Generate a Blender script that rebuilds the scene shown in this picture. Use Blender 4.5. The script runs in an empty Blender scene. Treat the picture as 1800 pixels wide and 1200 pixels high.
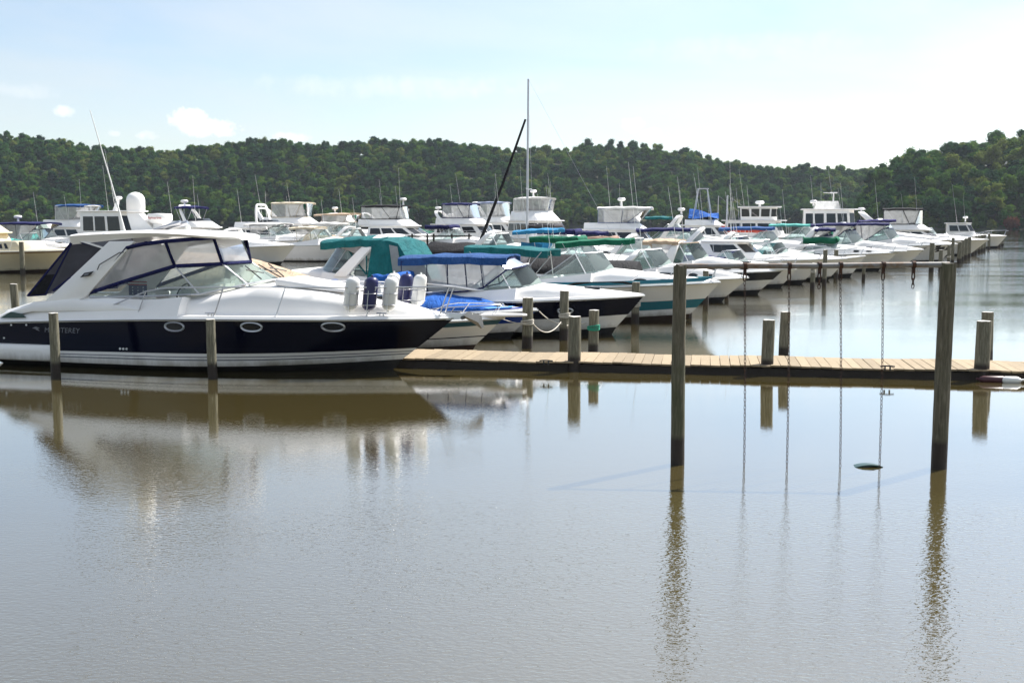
import bpy, bmesh, math, random
from mathutils import Vector, Matrix, noise

# ------------------------------------------------------------------ camera, sky, sun, exposure
R = math.radians
SC = bpy.context.scene
COL = SC.collection
CAM_H, FPX, HORIZON = 3.2, 2000.0, 388.0
PITCH = math.atan((600 - HORIZON) / FPX)
cam_data = bpy.data.cameras.new('camera')
cam_data.sensor_width = 36.0
cam_data.lens = 36.0 * FPX / 1800.0
cam_data.clip_start = 0.1
cam_data.clip_end = 9000
cam = bpy.data.objects.new('camera', cam_data)
cam.location = (0, 0, CAM_H)
cam.rotation_euler = (math.pi / 2 - PITCH, 0, 0)
COL.objects.link(cam)
SC.camera = cam

SUN_AZ, SUN_EL = R(50), R(50)          # azimuth measured from the view axis (+Y) towards +X
SKY_STRENGTH, SUN_STRENGTH, EXPOSURE = 0.078, 4.4, 1.06
world = bpy.data.worlds.new('World')
SC.world = world
world.use_nodes = True
WN, WL = world.node_tree.nodes, world.node_tree.links
WN.clear()


def wnode(kind, **kw):
    n = WN.new(kind)
    for k, v in kw.items():
        setattr(n, k, v)
    return n


def wmath(op, a, b=None, clamp=False):
    n = wnode('ShaderNodeMath', operation=op, use_clamp=clamp)
    for i, q in enumerate((a, b)):
        if q is None:
            continue
        if isinstance(q, (int, float)):
            n.inputs[i].default_value = q
        else:
            WL.new(q, n.inputs[i])
    return n.outputs[0]


sky = wnode('ShaderNodeTexSky', sky_type='NISHITA', sun_disc=False, sun_elevation=SUN_EL, sun_rotation=SUN_AZ,
            altitude=10, air_density=1.0, dust_density=0.5, ozone_density=2.0)
tc = wnode('ShaderNodeTexCoord')
sep = wnode('ShaderNodeSeparateXYZ')
WL.new(tc.outputs['Generated'], sep.inputs[0])
dx, dy, dz = sep.outputs
# high thin cloud veil: noise on a flat cloud deck seen in perspective
zz = wmath('ADD', wmath('MAXIMUM', dz, 0.0), 0.10)
comb = wnode('ShaderNodeCombineXYZ')
WL.new(wmath('DIVIDE', dx, zz), comb.inputs[0])
WL.new(wmath('DIVIDE', dy, zz), comb.inputs[1])
veil = wnode('ShaderNodeTexNoise')
veil.inputs['Scale'].default_value = 0.55
veil.inputs['Detail'].default_value = 6
veil.inputs['Roughness'].default_value = 0.55
veil.inputs['Distortion'].default_value = 0.4
WL.new(comb.outputs[0], veil.inputs['Vector'])
vr = wnode('ShaderNodeMapRange', clamp=True)
vr.inputs[1].default_value, vr.inputs[2].default_value = 0.30, 0.72
vr.inputs[3].default_value, vr.inputs[4].default_value = 0.05, 0.66
WL.new(veil.outputs['Fac'], vr.inputs[0])
# small fair-weather cumulus low over the hills: azimuth, elevation, width, height (radians)
az = wmath('ARCTAN2', dx, dy)
el = wmath('ARCSINE', dz)
puff_noise = wnode('ShaderNodeTexNoise')
puff_noise.inputs['Scale'].default_value = 75
puff_noise.inputs['Detail'].default_value = 9
puff_noise.inputs['Roughness'].default_value = .62
WL.new(tc.outputs['Generated'], puff_noise.inputs['Vector'])
pn = wmath('MULTIPLY', wmath('SUBTRACT', puff_noise.outputs['Fac'], 0.5), 3.8)
total = None
for (px, py, hw, hh, amp) in [(338, 214, 34, 20, 1.25), (375, 228, 52, 16, 1.2), (1115, 222, 22, 15, .7), (1140, 238, 22, 10, .6),
                              (1345, 240, 26, 14, .6), (520, 245, 34, 9, .6), (125, 200, 16, 10, .5), (268, 242, 20, 9, .5),
                              (1182, 258, 24, 10, .6), (60, 165, 70, 12, .16), (700, 158, 280, 20, .18), (1250, 246, 26, 8, .5),
                              (210, 238, 12, 6, .45), (1520, 290, 26, 10, .6), (1300, 90, 190, 24, .14),
                              (-260, 210, 50, 20, .9), (2150, 215, 60, 18, .8), (2500, 240, 40, 15, .7), (-700, 230, 55, 16, .8)]:
    a0, e0 = math.atan((px - 900) / FPX), math.atan((HORIZON - py) / FPX * math.cos(math.atan((px - 900) / FPX)))
    ea = wmath('DIVIDE', wmath('SUBTRACT', az, a0), hw / FPX)
    ee = wmath('DIVIDE', wmath('SUBTRACT', el, e0), hh / FPX)
    rr = wmath('ADD', wmath('MULTIPLY', ea, ea), wmath('MULTIPLY', ee, ee))
    m = wmath('MULTIPLY', wmath('ADD', wmath('SUBTRACT', 1.05, rr), pn), amp * 0.8, clamp=True)
    total = m if total is None else wmath('MAXIMUM', total, m)
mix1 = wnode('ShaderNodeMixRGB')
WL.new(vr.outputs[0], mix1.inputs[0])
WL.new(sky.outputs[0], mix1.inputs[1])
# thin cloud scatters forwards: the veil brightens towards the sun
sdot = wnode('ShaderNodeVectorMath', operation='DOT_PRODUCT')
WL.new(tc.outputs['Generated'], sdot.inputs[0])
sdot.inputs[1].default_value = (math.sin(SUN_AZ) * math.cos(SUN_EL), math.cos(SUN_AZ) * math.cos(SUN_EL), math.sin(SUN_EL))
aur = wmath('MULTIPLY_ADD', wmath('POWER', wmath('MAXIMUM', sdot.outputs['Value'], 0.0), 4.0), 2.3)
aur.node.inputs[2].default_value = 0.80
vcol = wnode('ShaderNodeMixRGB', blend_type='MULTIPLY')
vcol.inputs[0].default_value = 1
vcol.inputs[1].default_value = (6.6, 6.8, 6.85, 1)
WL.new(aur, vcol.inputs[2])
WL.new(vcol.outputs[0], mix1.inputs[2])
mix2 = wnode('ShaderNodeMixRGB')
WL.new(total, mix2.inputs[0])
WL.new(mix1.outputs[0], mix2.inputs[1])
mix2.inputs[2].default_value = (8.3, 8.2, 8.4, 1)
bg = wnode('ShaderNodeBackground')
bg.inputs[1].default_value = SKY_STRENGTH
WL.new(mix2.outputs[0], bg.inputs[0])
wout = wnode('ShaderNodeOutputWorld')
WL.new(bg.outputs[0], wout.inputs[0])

sun_dir = Vector((math.sin(SUN_AZ) * math.cos(SUN_EL), math.cos(SUN_AZ) * math.cos(SUN_EL), math.sin(SUN_EL)))
sun_data = bpy.data.lights.new('sun', 'SUN')
sun_data.energy = SUN_STRENGTH
sun_data.angle = R(0.55)
sun_data.color = (1.0, 0.955, 0.89)
sun = bpy.data.objects.new('sun', sun_data)
sun.rotation_euler = sun_dir.to_track_quat('Z', 'Y').to_euler()
sun.location = (60, 60, 120)
COL.objects.link(sun)
SC.view_settings.view_transform = 'Standard'
SC.view_settings.look = 'None'
SC.view_settings.exposure = EXPOSURE
SC.view_settings.gamma = 1.0
SC.view_settings.use_curve_mapping = False
SC.cycles.max_bounces = 8
SC.cycles.transparent_max_bounces = 16
SC.cycles.caustics_reflective = False
SC.cycles.caustics_refractive = False


# ------------------------------------------------------------------ measuring helpers
def ray(px, py):
    x, y = (px - 900) / FPX, -(py - 600) / FPX
    c, s = math.cos(PITCH), math.sin(PITCH)
    return x, c + y * s, -s + y * c


def at_z(px, py, z=0.0):
    r = ray(px, py)
    t = (z - CAM_H) / r[2]
    return Vector((r[0] * t, r[1] * t, z))


def at_Y(px, py, Y):
    r = ray(px, py)
    t = Y / r[1]
    return Vector((r[0] * t, Y, CAM_H + r[2] * t))


# ------------------------------------------------------------------ materials
MATS = {}


def new_mat(name):
    m = bpy.data.materials.new(name)
    m.use_nodes = True
    nt = m.node_tree
    b = nt.nodes.get('Principled BSDF')
    MATS[name] = m
    return m, nt.nodes, nt.links, b


def noise_node(N, L, scale, detail=3, rough=.5, coord='Object', stretch=None, dist=0.0):
    t = N.new('ShaderNodeTexCoord')
    n = N.new('ShaderNodeTexNoise')
    n.inputs['Scale'].default_value = scale
    n.inputs['Detail'].default_value = detail
    n.inputs['Roughness'].default_value = rough
    n.inputs['Distortion'].default_value = dist
    if stretch:
        mp = N.new('ShaderNodeMapping')
        mp.inputs['Scale'].default_value = stretch
        L.new(t.outputs[coord], mp.inputs[0])
        L.new(mp.outputs[0], n.inputs['Vector'])
    else:
        L.new(t.outputs[coord], n.inputs['Vector'])
    return n.outputs['Fac']


def ramp(N, L, fac, stops):
    r = N.new('ShaderNodeValToRGB')
    e = r.color_ramp.elements
    e[0].position, e[0].color = stops[0][0], (*stops[0][1], 1)
    e[1].position, e[1].color = stops[-1][0], (*stops[-1][1], 1)
    for p, c in stops[1:-1]:
        q = e.new(p)
        q.color = (*c, 1)
    L.new(fac, r.inputs[0])
    return r.outputs[0]


def bump(N, L, b, fac, dist, strength=1.0):
    n = N.new('ShaderNodeBump')
    n.inputs['Strength'].default_value = strength
    n.inputs['Distance'].default_value = dist
    L.new(fac, n.inputs['Height'])
    L.new(n.outputs[0], b.inputs['Normal'])


def sc(c, k):
    return tuple(min(1, x * k) for x in c)


def paint(name, c, rough=.25, var=.1, coat=0.0):
    m, N, L, b = new_mat(name)
    f = noise_node(N, L, 1.7, 5, .6)
    L.new(ramp(N, L, f, [(.25, sc(c, 1 - var)), (.75, c)]), b.inputs['Base Color'])
    if name.startswith('gelcoat'):      # brown scum line just above the water
        link0 = b.inputs['Base Color'].links[0].from_socket
        g_ = N.new('ShaderNodeNewGeometry')
        s_ = N.new('ShaderNodeSeparateXYZ')
        L.new(g_.outputs['Position'], s_.inputs[0])
        a_ = N.new('ShaderNodeMath')
        a_.operation = 'MULTIPLY_ADD'
        L.new(noise_node(N, L, 2.6, 6, .7, stretch=(1, 1, .25)), a_.inputs[0])
        a_.inputs[1].default_value = -.42
        L.new(s_.outputs[2], a_.inputs[2])
        r_ = N.new('ShaderNodeMapRange')
        r_.inputs[1].default_value, r_.inputs[2].default_value = -.14, .10
        r_.inputs[3].default_value, r_.inputs[4].default_value = .75, 0
        L.new(a_.outputs[0], r_.inputs[0])
        x_ = N.new('ShaderNodeMixRGB')
        L.new(r_.outputs[0], x_.inputs[0])
        L.new(link0, x_.inputs[1])
        x_.inputs[2].default_value = (.20, .15, .075, 1)
        L.new(x_.outputs[0], b.inputs['Base Color'])
    f2 = noise_node(N, L, 3.0, 4)
    rr = N.new('ShaderNodeMapRange')
    rr.inputs[3].default_value, rr.inputs[4].default_value = rough * .7, rough * 1.5
    L.new(f2, rr.inputs[0])
    L.new(rr.outputs[0], b.inputs['Roughness'])
    if coat:
        b.inputs['Coat Weight'].default_value = coat
        b.inputs['Coat Roughness'].default_value = .05
    return m


def canvas(name, c):
    m, N, L, b = new_mat(name)
    f = noise_node(N, L, 2.5, 6, .65)
    L.new(ramp(N, L, f, [(.25, sc(c, .62)), (.55, c), (.78, tuple(x * 1.15 + .02 for x in c))]), b.inputs['Base Color'])
    b.inputs['Roughness'].default_value = .85
    b.inputs['Specular IOR Level'].default_value = .25
    bump(N, L, b, noise_node(N, L, 3.2, 5, .6, stretch=(1.6, .6, 1), dist=1.6), .10, .9)
    return m


paint('gelcoat_white', (.90, .88, .85), .20, .07)
paint('gelcoat_ivory', (.78, .74, .66), .25)
paint('gelcoat_cream', (.74, .65, .46), .3)
paint('gelcoat_grey', (.52, .52, .52), .3)
paint('gelcoat_navy', (.002, .003, .014), .08, .2)
MATS['gelcoat_navy'].node_tree.nodes['Principled BSDF'].inputs['Specular IOR Level'].default_value = .22
paint('gelcoat_blue', (.012, .05, .30), .15)
paint('gelcoat_teal', (.012, .17, .22), .15)
paint('gelcoat_darkteal', (.012, .075, .10), .15)
paint('gelcoat_black', (.008, .008, .009), .12)
paint('stripe_grey', (.16, .16, .19), .2)
paint('stripe_lightblue', (.16, .42, .72), .2)
paint('bottom_paint', (.012, .011, .010), .7)
paint('bottom_brown', (.05, .028, .018), .8)
paint('deck_nonskid', (.84, .82, .79), .6)
paint('black_plastic', (.012, .012, .013), .45)
paint('rubber_grey', (.10, .10, .10), .6)
paint('vinyl_white', (.80, .80, .77), .4)
paint('vinyl_navy', (.012, .014, .085), .32)
paint('vinyl_maroon', (.06, .012, .018), .4)
paint('teak', (.24, .12, .05), .5, .35)
paint('plastic_red', (.5, .04, .02), .4)
paint('swing_green', (.006, .045, .04), .35)
paint('rope', (.62, .58, .50), .9)
paint('anchor_grey', (.20, .20, .19), .4, .4)
paint('rope_green', (.03, .30, .20), .9)
paint('flag_red', (.45, .02, .03), .8)
paint('flag_navy', (.01, .015, .10), .8)
paint('emblem_silver', (.20, .21, .24), .35)
for nm, c in dict(canvas_navy=(.011, .014, .085), canvas_blue=(.018, .075, .23), canvas_royal=(.01, .10, .40), canvas_teal=(.006, .12, .13),
                  canvas_green=(.006, .14, .075), canvas_black=(.012, .012, .014), canvas_tan=(.50, .38, .27), canvas_beige=(.66, .58, .44),
                  canvas_cyan=(.03, .22, .42), canvas_grey=(.075, .072, .082), canvas_white=(.74, .73, .70), canvas_purple=(.024, .020, .11),
                  canvas_red=(.40, .055, .03), canvas_bluegrey=(.24, .28, .40), canvas_seagreen=(.10, .40, .36), canvas_rust=(.36, .24, .18)).items():
    canvas(nm, c)

m, N, L, b = new_mat('steel')
b.inputs['Base Color'].default_value = (.55, .55, .56, 1)
b.inputs['Metallic'].default_value = .9
b.inputs['Roughness'].default_value = .28
m, N, L, b = new_mat('aluminium')
b.inputs['Base Color'].default_value = (.50, .51, .53, 1)
b.inputs['Metallic'].default_value = .6
b.inputs['Roughness'].default_value = .45


def see_through(name, tint, veil_col, veil, rough=.03, ior=1.45):
    """thin clear sheet: tinted straight-through light, a milky veil and a Fresnel reflection"""
    m, N, L, b = new_mat(name)
    N.remove(b)
    tr = N.new('ShaderNodeBsdfTransparent')
    tr.inputs[0].default_value = (*tint, 1)
    df = N.new('ShaderNodeBsdfDiffuse')
    df.inputs[0].default_value = (*veil_col, 1)
    tl = N.new('ShaderNodeBsdfTranslucent')
    tl.inputs[0].default_value = (*veil_col, 1)
    mx0 = N.new('ShaderNodeMixShader')
    mx0.inputs[0].default_value = .5
    L.new(df.outputs[0], mx0.inputs[1])
    L.new(tl.outputs[0], mx0.inputs[2])
    mx = N.new('ShaderNodeMixShader')
    vn = noise_node(N, L, 2.2, 3, .5, dist=.8)
    vm = N.new('ShaderNodeMapRange')
    vm.inputs[3].default_value, vm.inputs[4].default_value = veil * .5, veil * 1.5
    L.new(vn, vm.inputs[0])
    L.new(vm.outputs[0], mx.inputs[0])
    L.new(tr.outputs[0], mx.inputs[1])
    L.new(mx0.outputs[0], mx.inputs[2])
    gl = N.new('ShaderNodeBsdfGlossy')
    gl.inputs['Roughness'].default_value = rough
    bp = N.new('ShaderNodeBump')
    bp.inputs['Distance'].default_value = .02
    bp.inputs['Strength'].default_value = .5
    L.new(noise_node(N, L, 3.0, 2, .5), bp.inputs['Height'])
    L.new(bp.outputs[0], gl.inputs['Normal'])
    fr = N.new('ShaderNodeFresnel')
    fr.inputs[0].default_value = ior
    mx2 = N.new('ShaderNodeMixShader')
    L.new(fr.outputs[0], mx2.inputs[0])
    L.new(mx.outputs[0], mx2.inputs[1])
    L.new(gl.outputs[0], mx2.inputs[2])
    L.new(mx2.outputs[0], N.get('Material Output').inputs[0])


see_through('clear_vinyl', (.82, .82, .82), (.9, .9, .9), .42, .06)
see_through('window_glass', (.66, .75, .74), (.6, .7, .7), .10, .02)
see_through('mesh_canvas', (.22, .22, .25), (.13, .13, .15), .6, .5, 1.1)
m, N, L, b = new_mat('dark_glass')
b.inputs['Base Color'].default_value = (.010, .013, .016, 1)
b.inputs['Roughness'].default_value = .06
b.inputs['IOR'].default_value = 1.5

# weathered round timber; the tide leaves a dark wet, weedy foot (world height)
def timber(name, c1, c2, wet=.32):
    m, N, L, b = new_mat(name)
    grain = noise_node(N, L, 6, 6, .65, stretch=(6, 6, .5), dist=.6)
    blot = noise_node(N, L, 1.6, 4, .6, stretch=(1, 1, .6))
    base = ramp(N, L, grain, [(.30, sc(c1, .55)), (.5, c1), (.72, c2)])
    alg = N.new('ShaderNodeMixRGB')
    alg.inputs[2].default_value = (.055, .075, .028, 1)
    mr = N.new('ShaderNodeMapRange')
    mr.inputs[1].default_value, mr.inputs[2].default_value = .5, .68
    mr.inputs[4].default_value = .45
    L.new(blot, mr.inputs[0])
    L.new(mr.outputs[0], alg.inputs[0])
    L.new(base, alg.inputs[1])
    g = N.new('ShaderNodeNewGeometry')
    sp = N.new('ShaderNodeSeparateXYZ')
    L.new(g.outputs['Position'], sp.inputs[0])
    ad = N.new('ShaderNodeMath')
    ad.operation = 'MULTIPLY_ADD'
    L.new(grain, ad.inputs[0])
    ad.inputs[1].default_value = -.16
    L.new(sp.outputs[2], ad.inputs[2])
    wr = N.new('ShaderNodeMapRange')
    wr.inputs[1].default_value, wr.inputs[2].default_value = wet - .12, wet - .04
    wr.inputs[3].default_value, wr.inputs[4].default_value = 1, 0
    L.new(ad.outputs[0], wr.inputs[0])
    w = N.new('ShaderNodeMixRGB')
    L.new(wr.outputs[0], w.inputs[0])
    L.new(alg.outputs[0], w.inputs[1])
    w.inputs[2].default_value = (.022, .014, .008, 1)
    L.new(w.outputs[0], b.inputs['Base Color'])
    rr = N.new('ShaderNodeMapRange')
    rr.inputs[3].default_value, rr.inputs[4].default_value = .9, .65
    L.new(wr.outputs[0], rr.inputs[0])
    L.new(rr.outputs[0], b.inputs['Roughness'])
    bump(N, L, b, grain, .02, .9)


timber('timber_piling', (.165, .155, .110), (.32, .295, .225))
timber('timber_swing', (.120, .108, .074), (.235, .205, .150), .36)
timber('timber_dark', (.022, .017, .013), (.05, .04, .03), .35)

m, N, L, b = new_mat('plank_wood')
oi = N.new('ShaderNodeObjectInfo')
grain = noise_node(N, L, 5, 6, .65, stretch=(1.0, 9, 9), dist=.5)
base = ramp(N, L, grain, [(.28, (.17, .125, .075)), (.52, (.31, .24, .150)), (.75, (.42, .34, .23))])
hs = N.new('ShaderNodeHueSaturation')
mr = N.new('ShaderNodeMapRange')
mr.inputs[3].default_value, mr.inputs[4].default_value = .82, 1.12
L.new(oi.outputs['Random'], mr.inputs[0])
L.new(mr.outputs[0], hs.inputs['Value'])
L.new(base, hs.inputs['Color'])
L.new(hs.outputs[0], b.inputs['Base Color'])
b.inputs['Roughness'].default_value = .85
bump(N, L, b, grain, .006, .8)

m, N, L, b = new_mat('pile_top')
L.new(ramp(N, L, noise_node(N, L, 9, 5), [(.3, (.42, .40, .36)), (.7, (.62, .60, .56))]), b.inputs['Base Color'])
b.inputs['Roughness'].default_value = .8

m, N, L, b = new_mat('galvanised_rusty')
f = noise_node(N, L, 2.4, 6, .7, dist=.6)
L.new(ramp(N, L, f, [(.46, (.22, .215, .21)), (.56, (.17, .12, .085)), (.68, (.12, .05, .022))]), b.inputs['Base Color'])
b.inputs['Roughness'].default_value = .6
b.inputs['Metallic'].default_value = .25
m, N, L, b = new_mat('rust_iron')
L.new(ramp(N, L, noise_node(N, L, 30, 4), [(.35, (.022, .016, .014)), (.7, (.10, .04, .02))]), b.inputs['Base Color'])
b.inputs['Roughness'].default_value = .8
b.inputs['Metallic'].default_value = .3

# muddy tidal water: dull olive body, mirror-like skin, fine wind ripple
m, N, L, b = new_mat('river_water')
b.inputs['Base Color'].default_value = (.075, .059, .020, 1)
b.inputs['Roughness'].default_value = .015
b.inputs['IOR'].default_value = 2.0
b.inputs['Coat Weight'].default_value = 1.0     # second reflecting layer, added so the water mirrors more sky brightness
b.inputs['Coat IOR'].default_value = 2.05
b.inputs['Coat Roughness'].default_value = .015
t = N.new('ShaderNodeTexCoord')


def water_noise(scale, stretch, rot, detail, dist=0.0):
    mp = N.new('ShaderNodeMapping')
    mp.inputs['Scale'].default_value = stretch
    mp.inputs['Rotation'].default_value = (0, 0, rot)
    L.new(t.outputs['Object'], mp.inputs[0])
    n = N.new('ShaderNodeTexNoise')
    n.inputs['Scale'].default_value = scale
    n.inputs['Detail'].default_value = detail
    n.inputs['Roughness'].default_value = .5
    n.inputs['Distortion'].default_value = dist
    L.new(mp.outputs[0], n.inputs['Vector'])
    return n.outputs['Fac']


def nm(op, a, c):
    n = N.new('ShaderNodeMath')
    n.operation = op
    for i, q in enumerate((a, c)):
        if isinstance(q, (int, float)):
            n.inputs[i].default_value = q
        else:
            L.new(q, n.inputs[i])
    return n.outputs[0]


fine = water_noise(20, (.7, 1.3, 1), R(24), 2.0, .3)
mid = water_noise(3.0, (.8, 1.3, 1), R(-15), 2.0)
swell = water_noise(.55, (.6, 1.3, 1), R(8), 1.0)
patch = water_noise(.11, (.5, 1.6, 1), R(12), 4.0, .6)
mrp = N.new('ShaderNodeMapRange')
mrp.inputs[1].default_value, mrp.inputs[2].default_value = .36, .62
mrp.inputs[3].default_value, mrp.inputs[4].default_value = .40, 1.5
L.new(patch, mrp.inputs[0])
# the berths and dock shelter the water; it is livelier towards the open foreground and out in the channel
wsep = N.new('ShaderNodeSeparateXYZ')
L.new(t.outputs['Object'], wsep.inputs[0])
wind = N.new('ShaderNodeValToRGB')
we = wind.color_ramp.elements
we[0].position, we[0].color = .05, (1, 1, 1, 1)
we[1].position, we[1].color = 1.0, (.9, .9, .9, 1)
for q_, v_ in ((.09, .85), (.12, .55), (.155, .16), (.20, .07), (.27, .09), (.38, .35), (.6, .6)):
    k_ = we.new(q_)
    k_.color = (v_, v_, v_, 1)
L.new(nm('MULTIPLY', wsep.outputs[1], .01), wind.inputs[0])
amp = nm('MULTIPLY', mrp.outputs[0], wind.outputs[0])
hsum = nm('ADD', nm('MULTIPLY', nm('MULTIPLY', fine, .0055), amp), nm('MULTIPLY', nm('MULTIPLY', mid, .0030), amp))
hsum = nm('ADD', hsum, nm('MULTIPLY', swell, .0015))
bump(N, L, b, hsum, 1.0)
L.new(b.inputs['Normal'].links[0].from_socket, b.inputs['Coat Normal'])

# foliage: every crown its own green, drifting over the hillside; light passes through leaves
def foliage(name, stops, trans=.5):
    m, N, L, b = new_mat(name)
    oi = N.new('ShaderNodeObjectInfo')
    n1 = N.new('ShaderNodeTexNoise')
    n1.inputs['Scale'].default_value = .022
    n1.inputs['Detail'].default_value = 2
    L.new(oi.outputs['Location'], n1.inputs['Vector'])
    a1 = N.new('ShaderNodeMath')
    a1.operation = 'MULTIPLY_ADD'
    L.new(oi.outputs['Random'], a1.inputs[0])
    a1.inputs[1].default_value = 1.05
    L.new(n1.outputs['Fac'], a1.inputs[2])
    a2 = N.new('ShaderNodeMath')
    a2.operation = 'SUBTRACT'
    L.new(a1.outputs[0], a2.inputs[0])
    a2.inputs[1].default_value = .55
    col = ramp(N, L, a2.outputs[0], stops)
    g = N.new('ShaderNodeNewGeometry')
    hs = N.new('ShaderNodeHueSaturation')
    mr = N.new('ShaderNodeMapRange')
    mr.inputs[3].default_value, mr.inputs[4].default_value = .75, 1.25
    L.new(g.outputs['Random Per Island'], mr.inputs[0])
    L.new(mr.outputs[0], hs.inputs['Value'])
    L.new(col, hs.inputs['Color'])
    df = N.new('ShaderNodeBsdfDiffuse')
    tl = N.new('ShaderNodeBsdfTranslucent')
    L.new(hs.outputs[0], df.inputs[0])
    L.new(hs.outputs[0], tl.inputs[0])
    mx = N.new('ShaderNodeMixShader')
    mx.inputs[0].default_value = trans
    L.new(df.outputs[0], mx.inputs[1])
    L.new(tl.outputs[0], mx.inputs[2])
    L.new(mx.outputs[0], N.get('Material Output').inputs[0])
    N.remove(b)


foliage('leaf', [(.08, (.015, .050, .024)), (.36, (.030, .088, .026)), (.62, (.050, .122, .025)), (.88, (.100, .175, .028)), (1.0, (.15, .19, .045))])
foliage('leaf_bright', [(.1, (.07, .16, .02)), (.9, (.09, .20, .025))])
foliage('leaf_red', [(.1, (.09, .035, .025)), (.9, (.14, .06, .035))])
paint('bark', (.09, .07, .055), .9, .4)
m, N, L, b = new_mat('forest_floor')
L.new(ramp(N, L, noise_node(N, L, .05, 6), [(.35, (.020, .030, .012)), (.7, (.040, .050, .018))]), b.inputs['Base Color'])
b.inputs['Roughness'].default_value = 1.0


# ------------------------------------------------------------------ mesh building
class MB:
    def __init__(self):
        self.v, self.f, self.m, self.mats = [], [], [], []

    def mi(self, mat):
        if mat not in self.mats:
            self.mats.append(mat)
        return self.mats.index(mat)

    def face(self, pts, mat):
        o = len(self.v)
        self.v.extend(Vector(p) for p in pts)
        self.f.append(tuple(range(o, o + len(pts))))
        self.m.append(self.mi(mat))

    def grid(self, rows, mat, closed=False):
        """rows: equally long lists of points; mat: name, or f(row, col) -> name"""
        o = len(self.v)
        n = len(rows[0])
        for r in rows:
            self.v.extend(Vector(p) for p in r)
        for i in range(len(rows) - 1):
            for j in range(n if closed else n - 1):
                k = (j + 1) % n
                self.f.append((o + i * n + j, o + i * n + k, o + (i + 1) * n + k, o + (i + 1) * n + j))
                self.m.append(self.mi(mat(i, j) if callable(mat) else mat))
        return o

    def loft(self, rings, mat, caps=True):
        o = self.grid(rings, mat, True)
        n = len(rings[0])
        if caps:
            self.f.append(tuple(reversed(range(o, o + n))))
            self.m.append(self.mi(mat(0, 0) if callable(mat) else mat))
            q = o + (len(rings) - 1) * n
            self.f.append(tuple(range(q, q + n)))
            self.m.append(self.mi(mat(0, 0) if callable(mat) else mat))

    def tube(self, pts, r, mat, n=6, r2=None):
        pts = [Vector(p) for p in pts]
        rings = []
        up = None
        for i, p in enumerate(pts):
            d = (pts[min(i + 1, len(pts) - 1)] - pts[max(i - 1, 0)])
            if d.length < 1e-9:
                d = Vector((0, 0, 1))
            d.normalize()
            if up is None:
                up = Vector((0, 0, 1)) if abs(d.z) < .9 else Vector((1, 0, 0))
            a = d.cross(up)
            if a.length < 1e-4:
                a = d.cross(Vector((1, 0, 0)) if abs(d.x) < .9 else Vector((0, 1, 0)))
            a.normalize()
            up = a.cross(d)
            rr = r if r2 is None else r + (r2 - r) * i / max(1, len(pts) - 1)
            rings.append([p + (a * math.cos(2 * math.pi * k / n) + up * math.sin(2 * math.pi * k / n)) * rr for k in range(n)])
        self.loft(rings, mat)

    def hexa(self, lo, hi, mat):
        """closed block between a lower and an upper outline (same number of corners)"""
        self.loft([lo, hi], mat)

    def box(self, x0, x1, y0, y1, z0, z1, mat):
        self.hexa([(x0, y0, z0), (x1, y0, z0), (x1, y1, z0), (x0, y1, z0)], [(x0, y0, z1), (x1, y0, z1), (x1, y1, z1), (x0, y1, z1)], mat)

    def lathe(self, prof, c, mat, n=16):
        """prof: (radius, z) pairs around the vertical axis through c"""
        c = Vector(c)
        self.loft([[c + Vector((r * math.cos(2 * math.pi * k / n), r * math.sin(2 * math.pi * k / n), z)) for k in range(n)] for r, z in prof], mat)

    def sheet(self, pts, mat, t=.012):
        """thin plate with real thickness: pts in a loop"""
        P = [Vector(p) for p in pts]
        nrm = Vector((0, 0, 0))
        for i in range(len(P)):
            a, c = P[i], P[(i + 1) % len(P)]
            nrm += a.cross(c)
        nrm.normalize()
        self.loft([[p - nrm * t / 2 for p in P], [p + nrm * t / 2 for p in P]], mat)

    def build(self, name, parent=None, bevel=0, smooth=40, seg=2):
        me = bpy.data.meshes.new(name)
        me.from_pydata([tuple(p) for p in self.v], [], self.f)
        for mt in self.mats:
            me.materials.append(MATS[mt])
        me.polygons.foreach_set('material_index', self.m)
        bm = bmesh.new()
        bm.from_mesh(me)
        bmesh.ops.remove_doubles(bm, verts=bm.verts, dist=1e-5)
        bmesh.ops.recalc_face_normals(bm, faces=bm.faces)
        if bevel:
            es = [e for e in bm.edges if len(e.link_faces) == 2 and e.calc_face_angle(0) > R(25)]
            bmesh.ops.bevel(bm, geom=es, offset=bevel, segments=seg, profile=.5, affect='EDGES', clamp_overlap=True)
        bm.to_mesh(me)
        bm.free()
        if smooth:
            me.polygons.foreach_set('use_smooth', [True] * len(me.polygons))
            me.set_sharp_from_angle(angle=R(smooth))
        ob = bpy.data.objects.new(name, me)
        COL.objects.link(ob)
        if parent is not None:
            ob.parent = parent
        return ob


def tag(o, label, cat, group=None):
    o['label'] = label
    o['category'] = cat
    if group:
        o['group'] = group
    return o


def empty(name, loc, rz=0.0):
    o = bpy.data.objects.new(name, None)
    o.empty_display_size = .3
    o.location = loc
    o.rotation_euler = (0, 0, rz)
    COL.objects.link(o)
    return o


def structure(o):
    o['kind'] = 'structure'
    return o


def lerp(a, c, t):
    return a + (c - a) * t


def interp(tab, x):
    """tab sorted by x, smooth-step between knots"""
    if x <= tab[0][0]:
        return tab[0][1]
    for (x0, y0), (x1, y1) in zip(tab, tab[1:]):
        if x <= x1:
            t = (x - x0) / (x1 - x0)
            return y0 + (y1 - y0) * t
    return tab[-1][1]


# ------------------------------------------------------------------ water, hills, forest
mb = MB()
mb.face([(-690, -55, 0), (690, -55, 0), (690, 890, 0), (-690, 890, 0)], 'river_water')
water = structure(mb.build('water', smooth=0))

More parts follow.
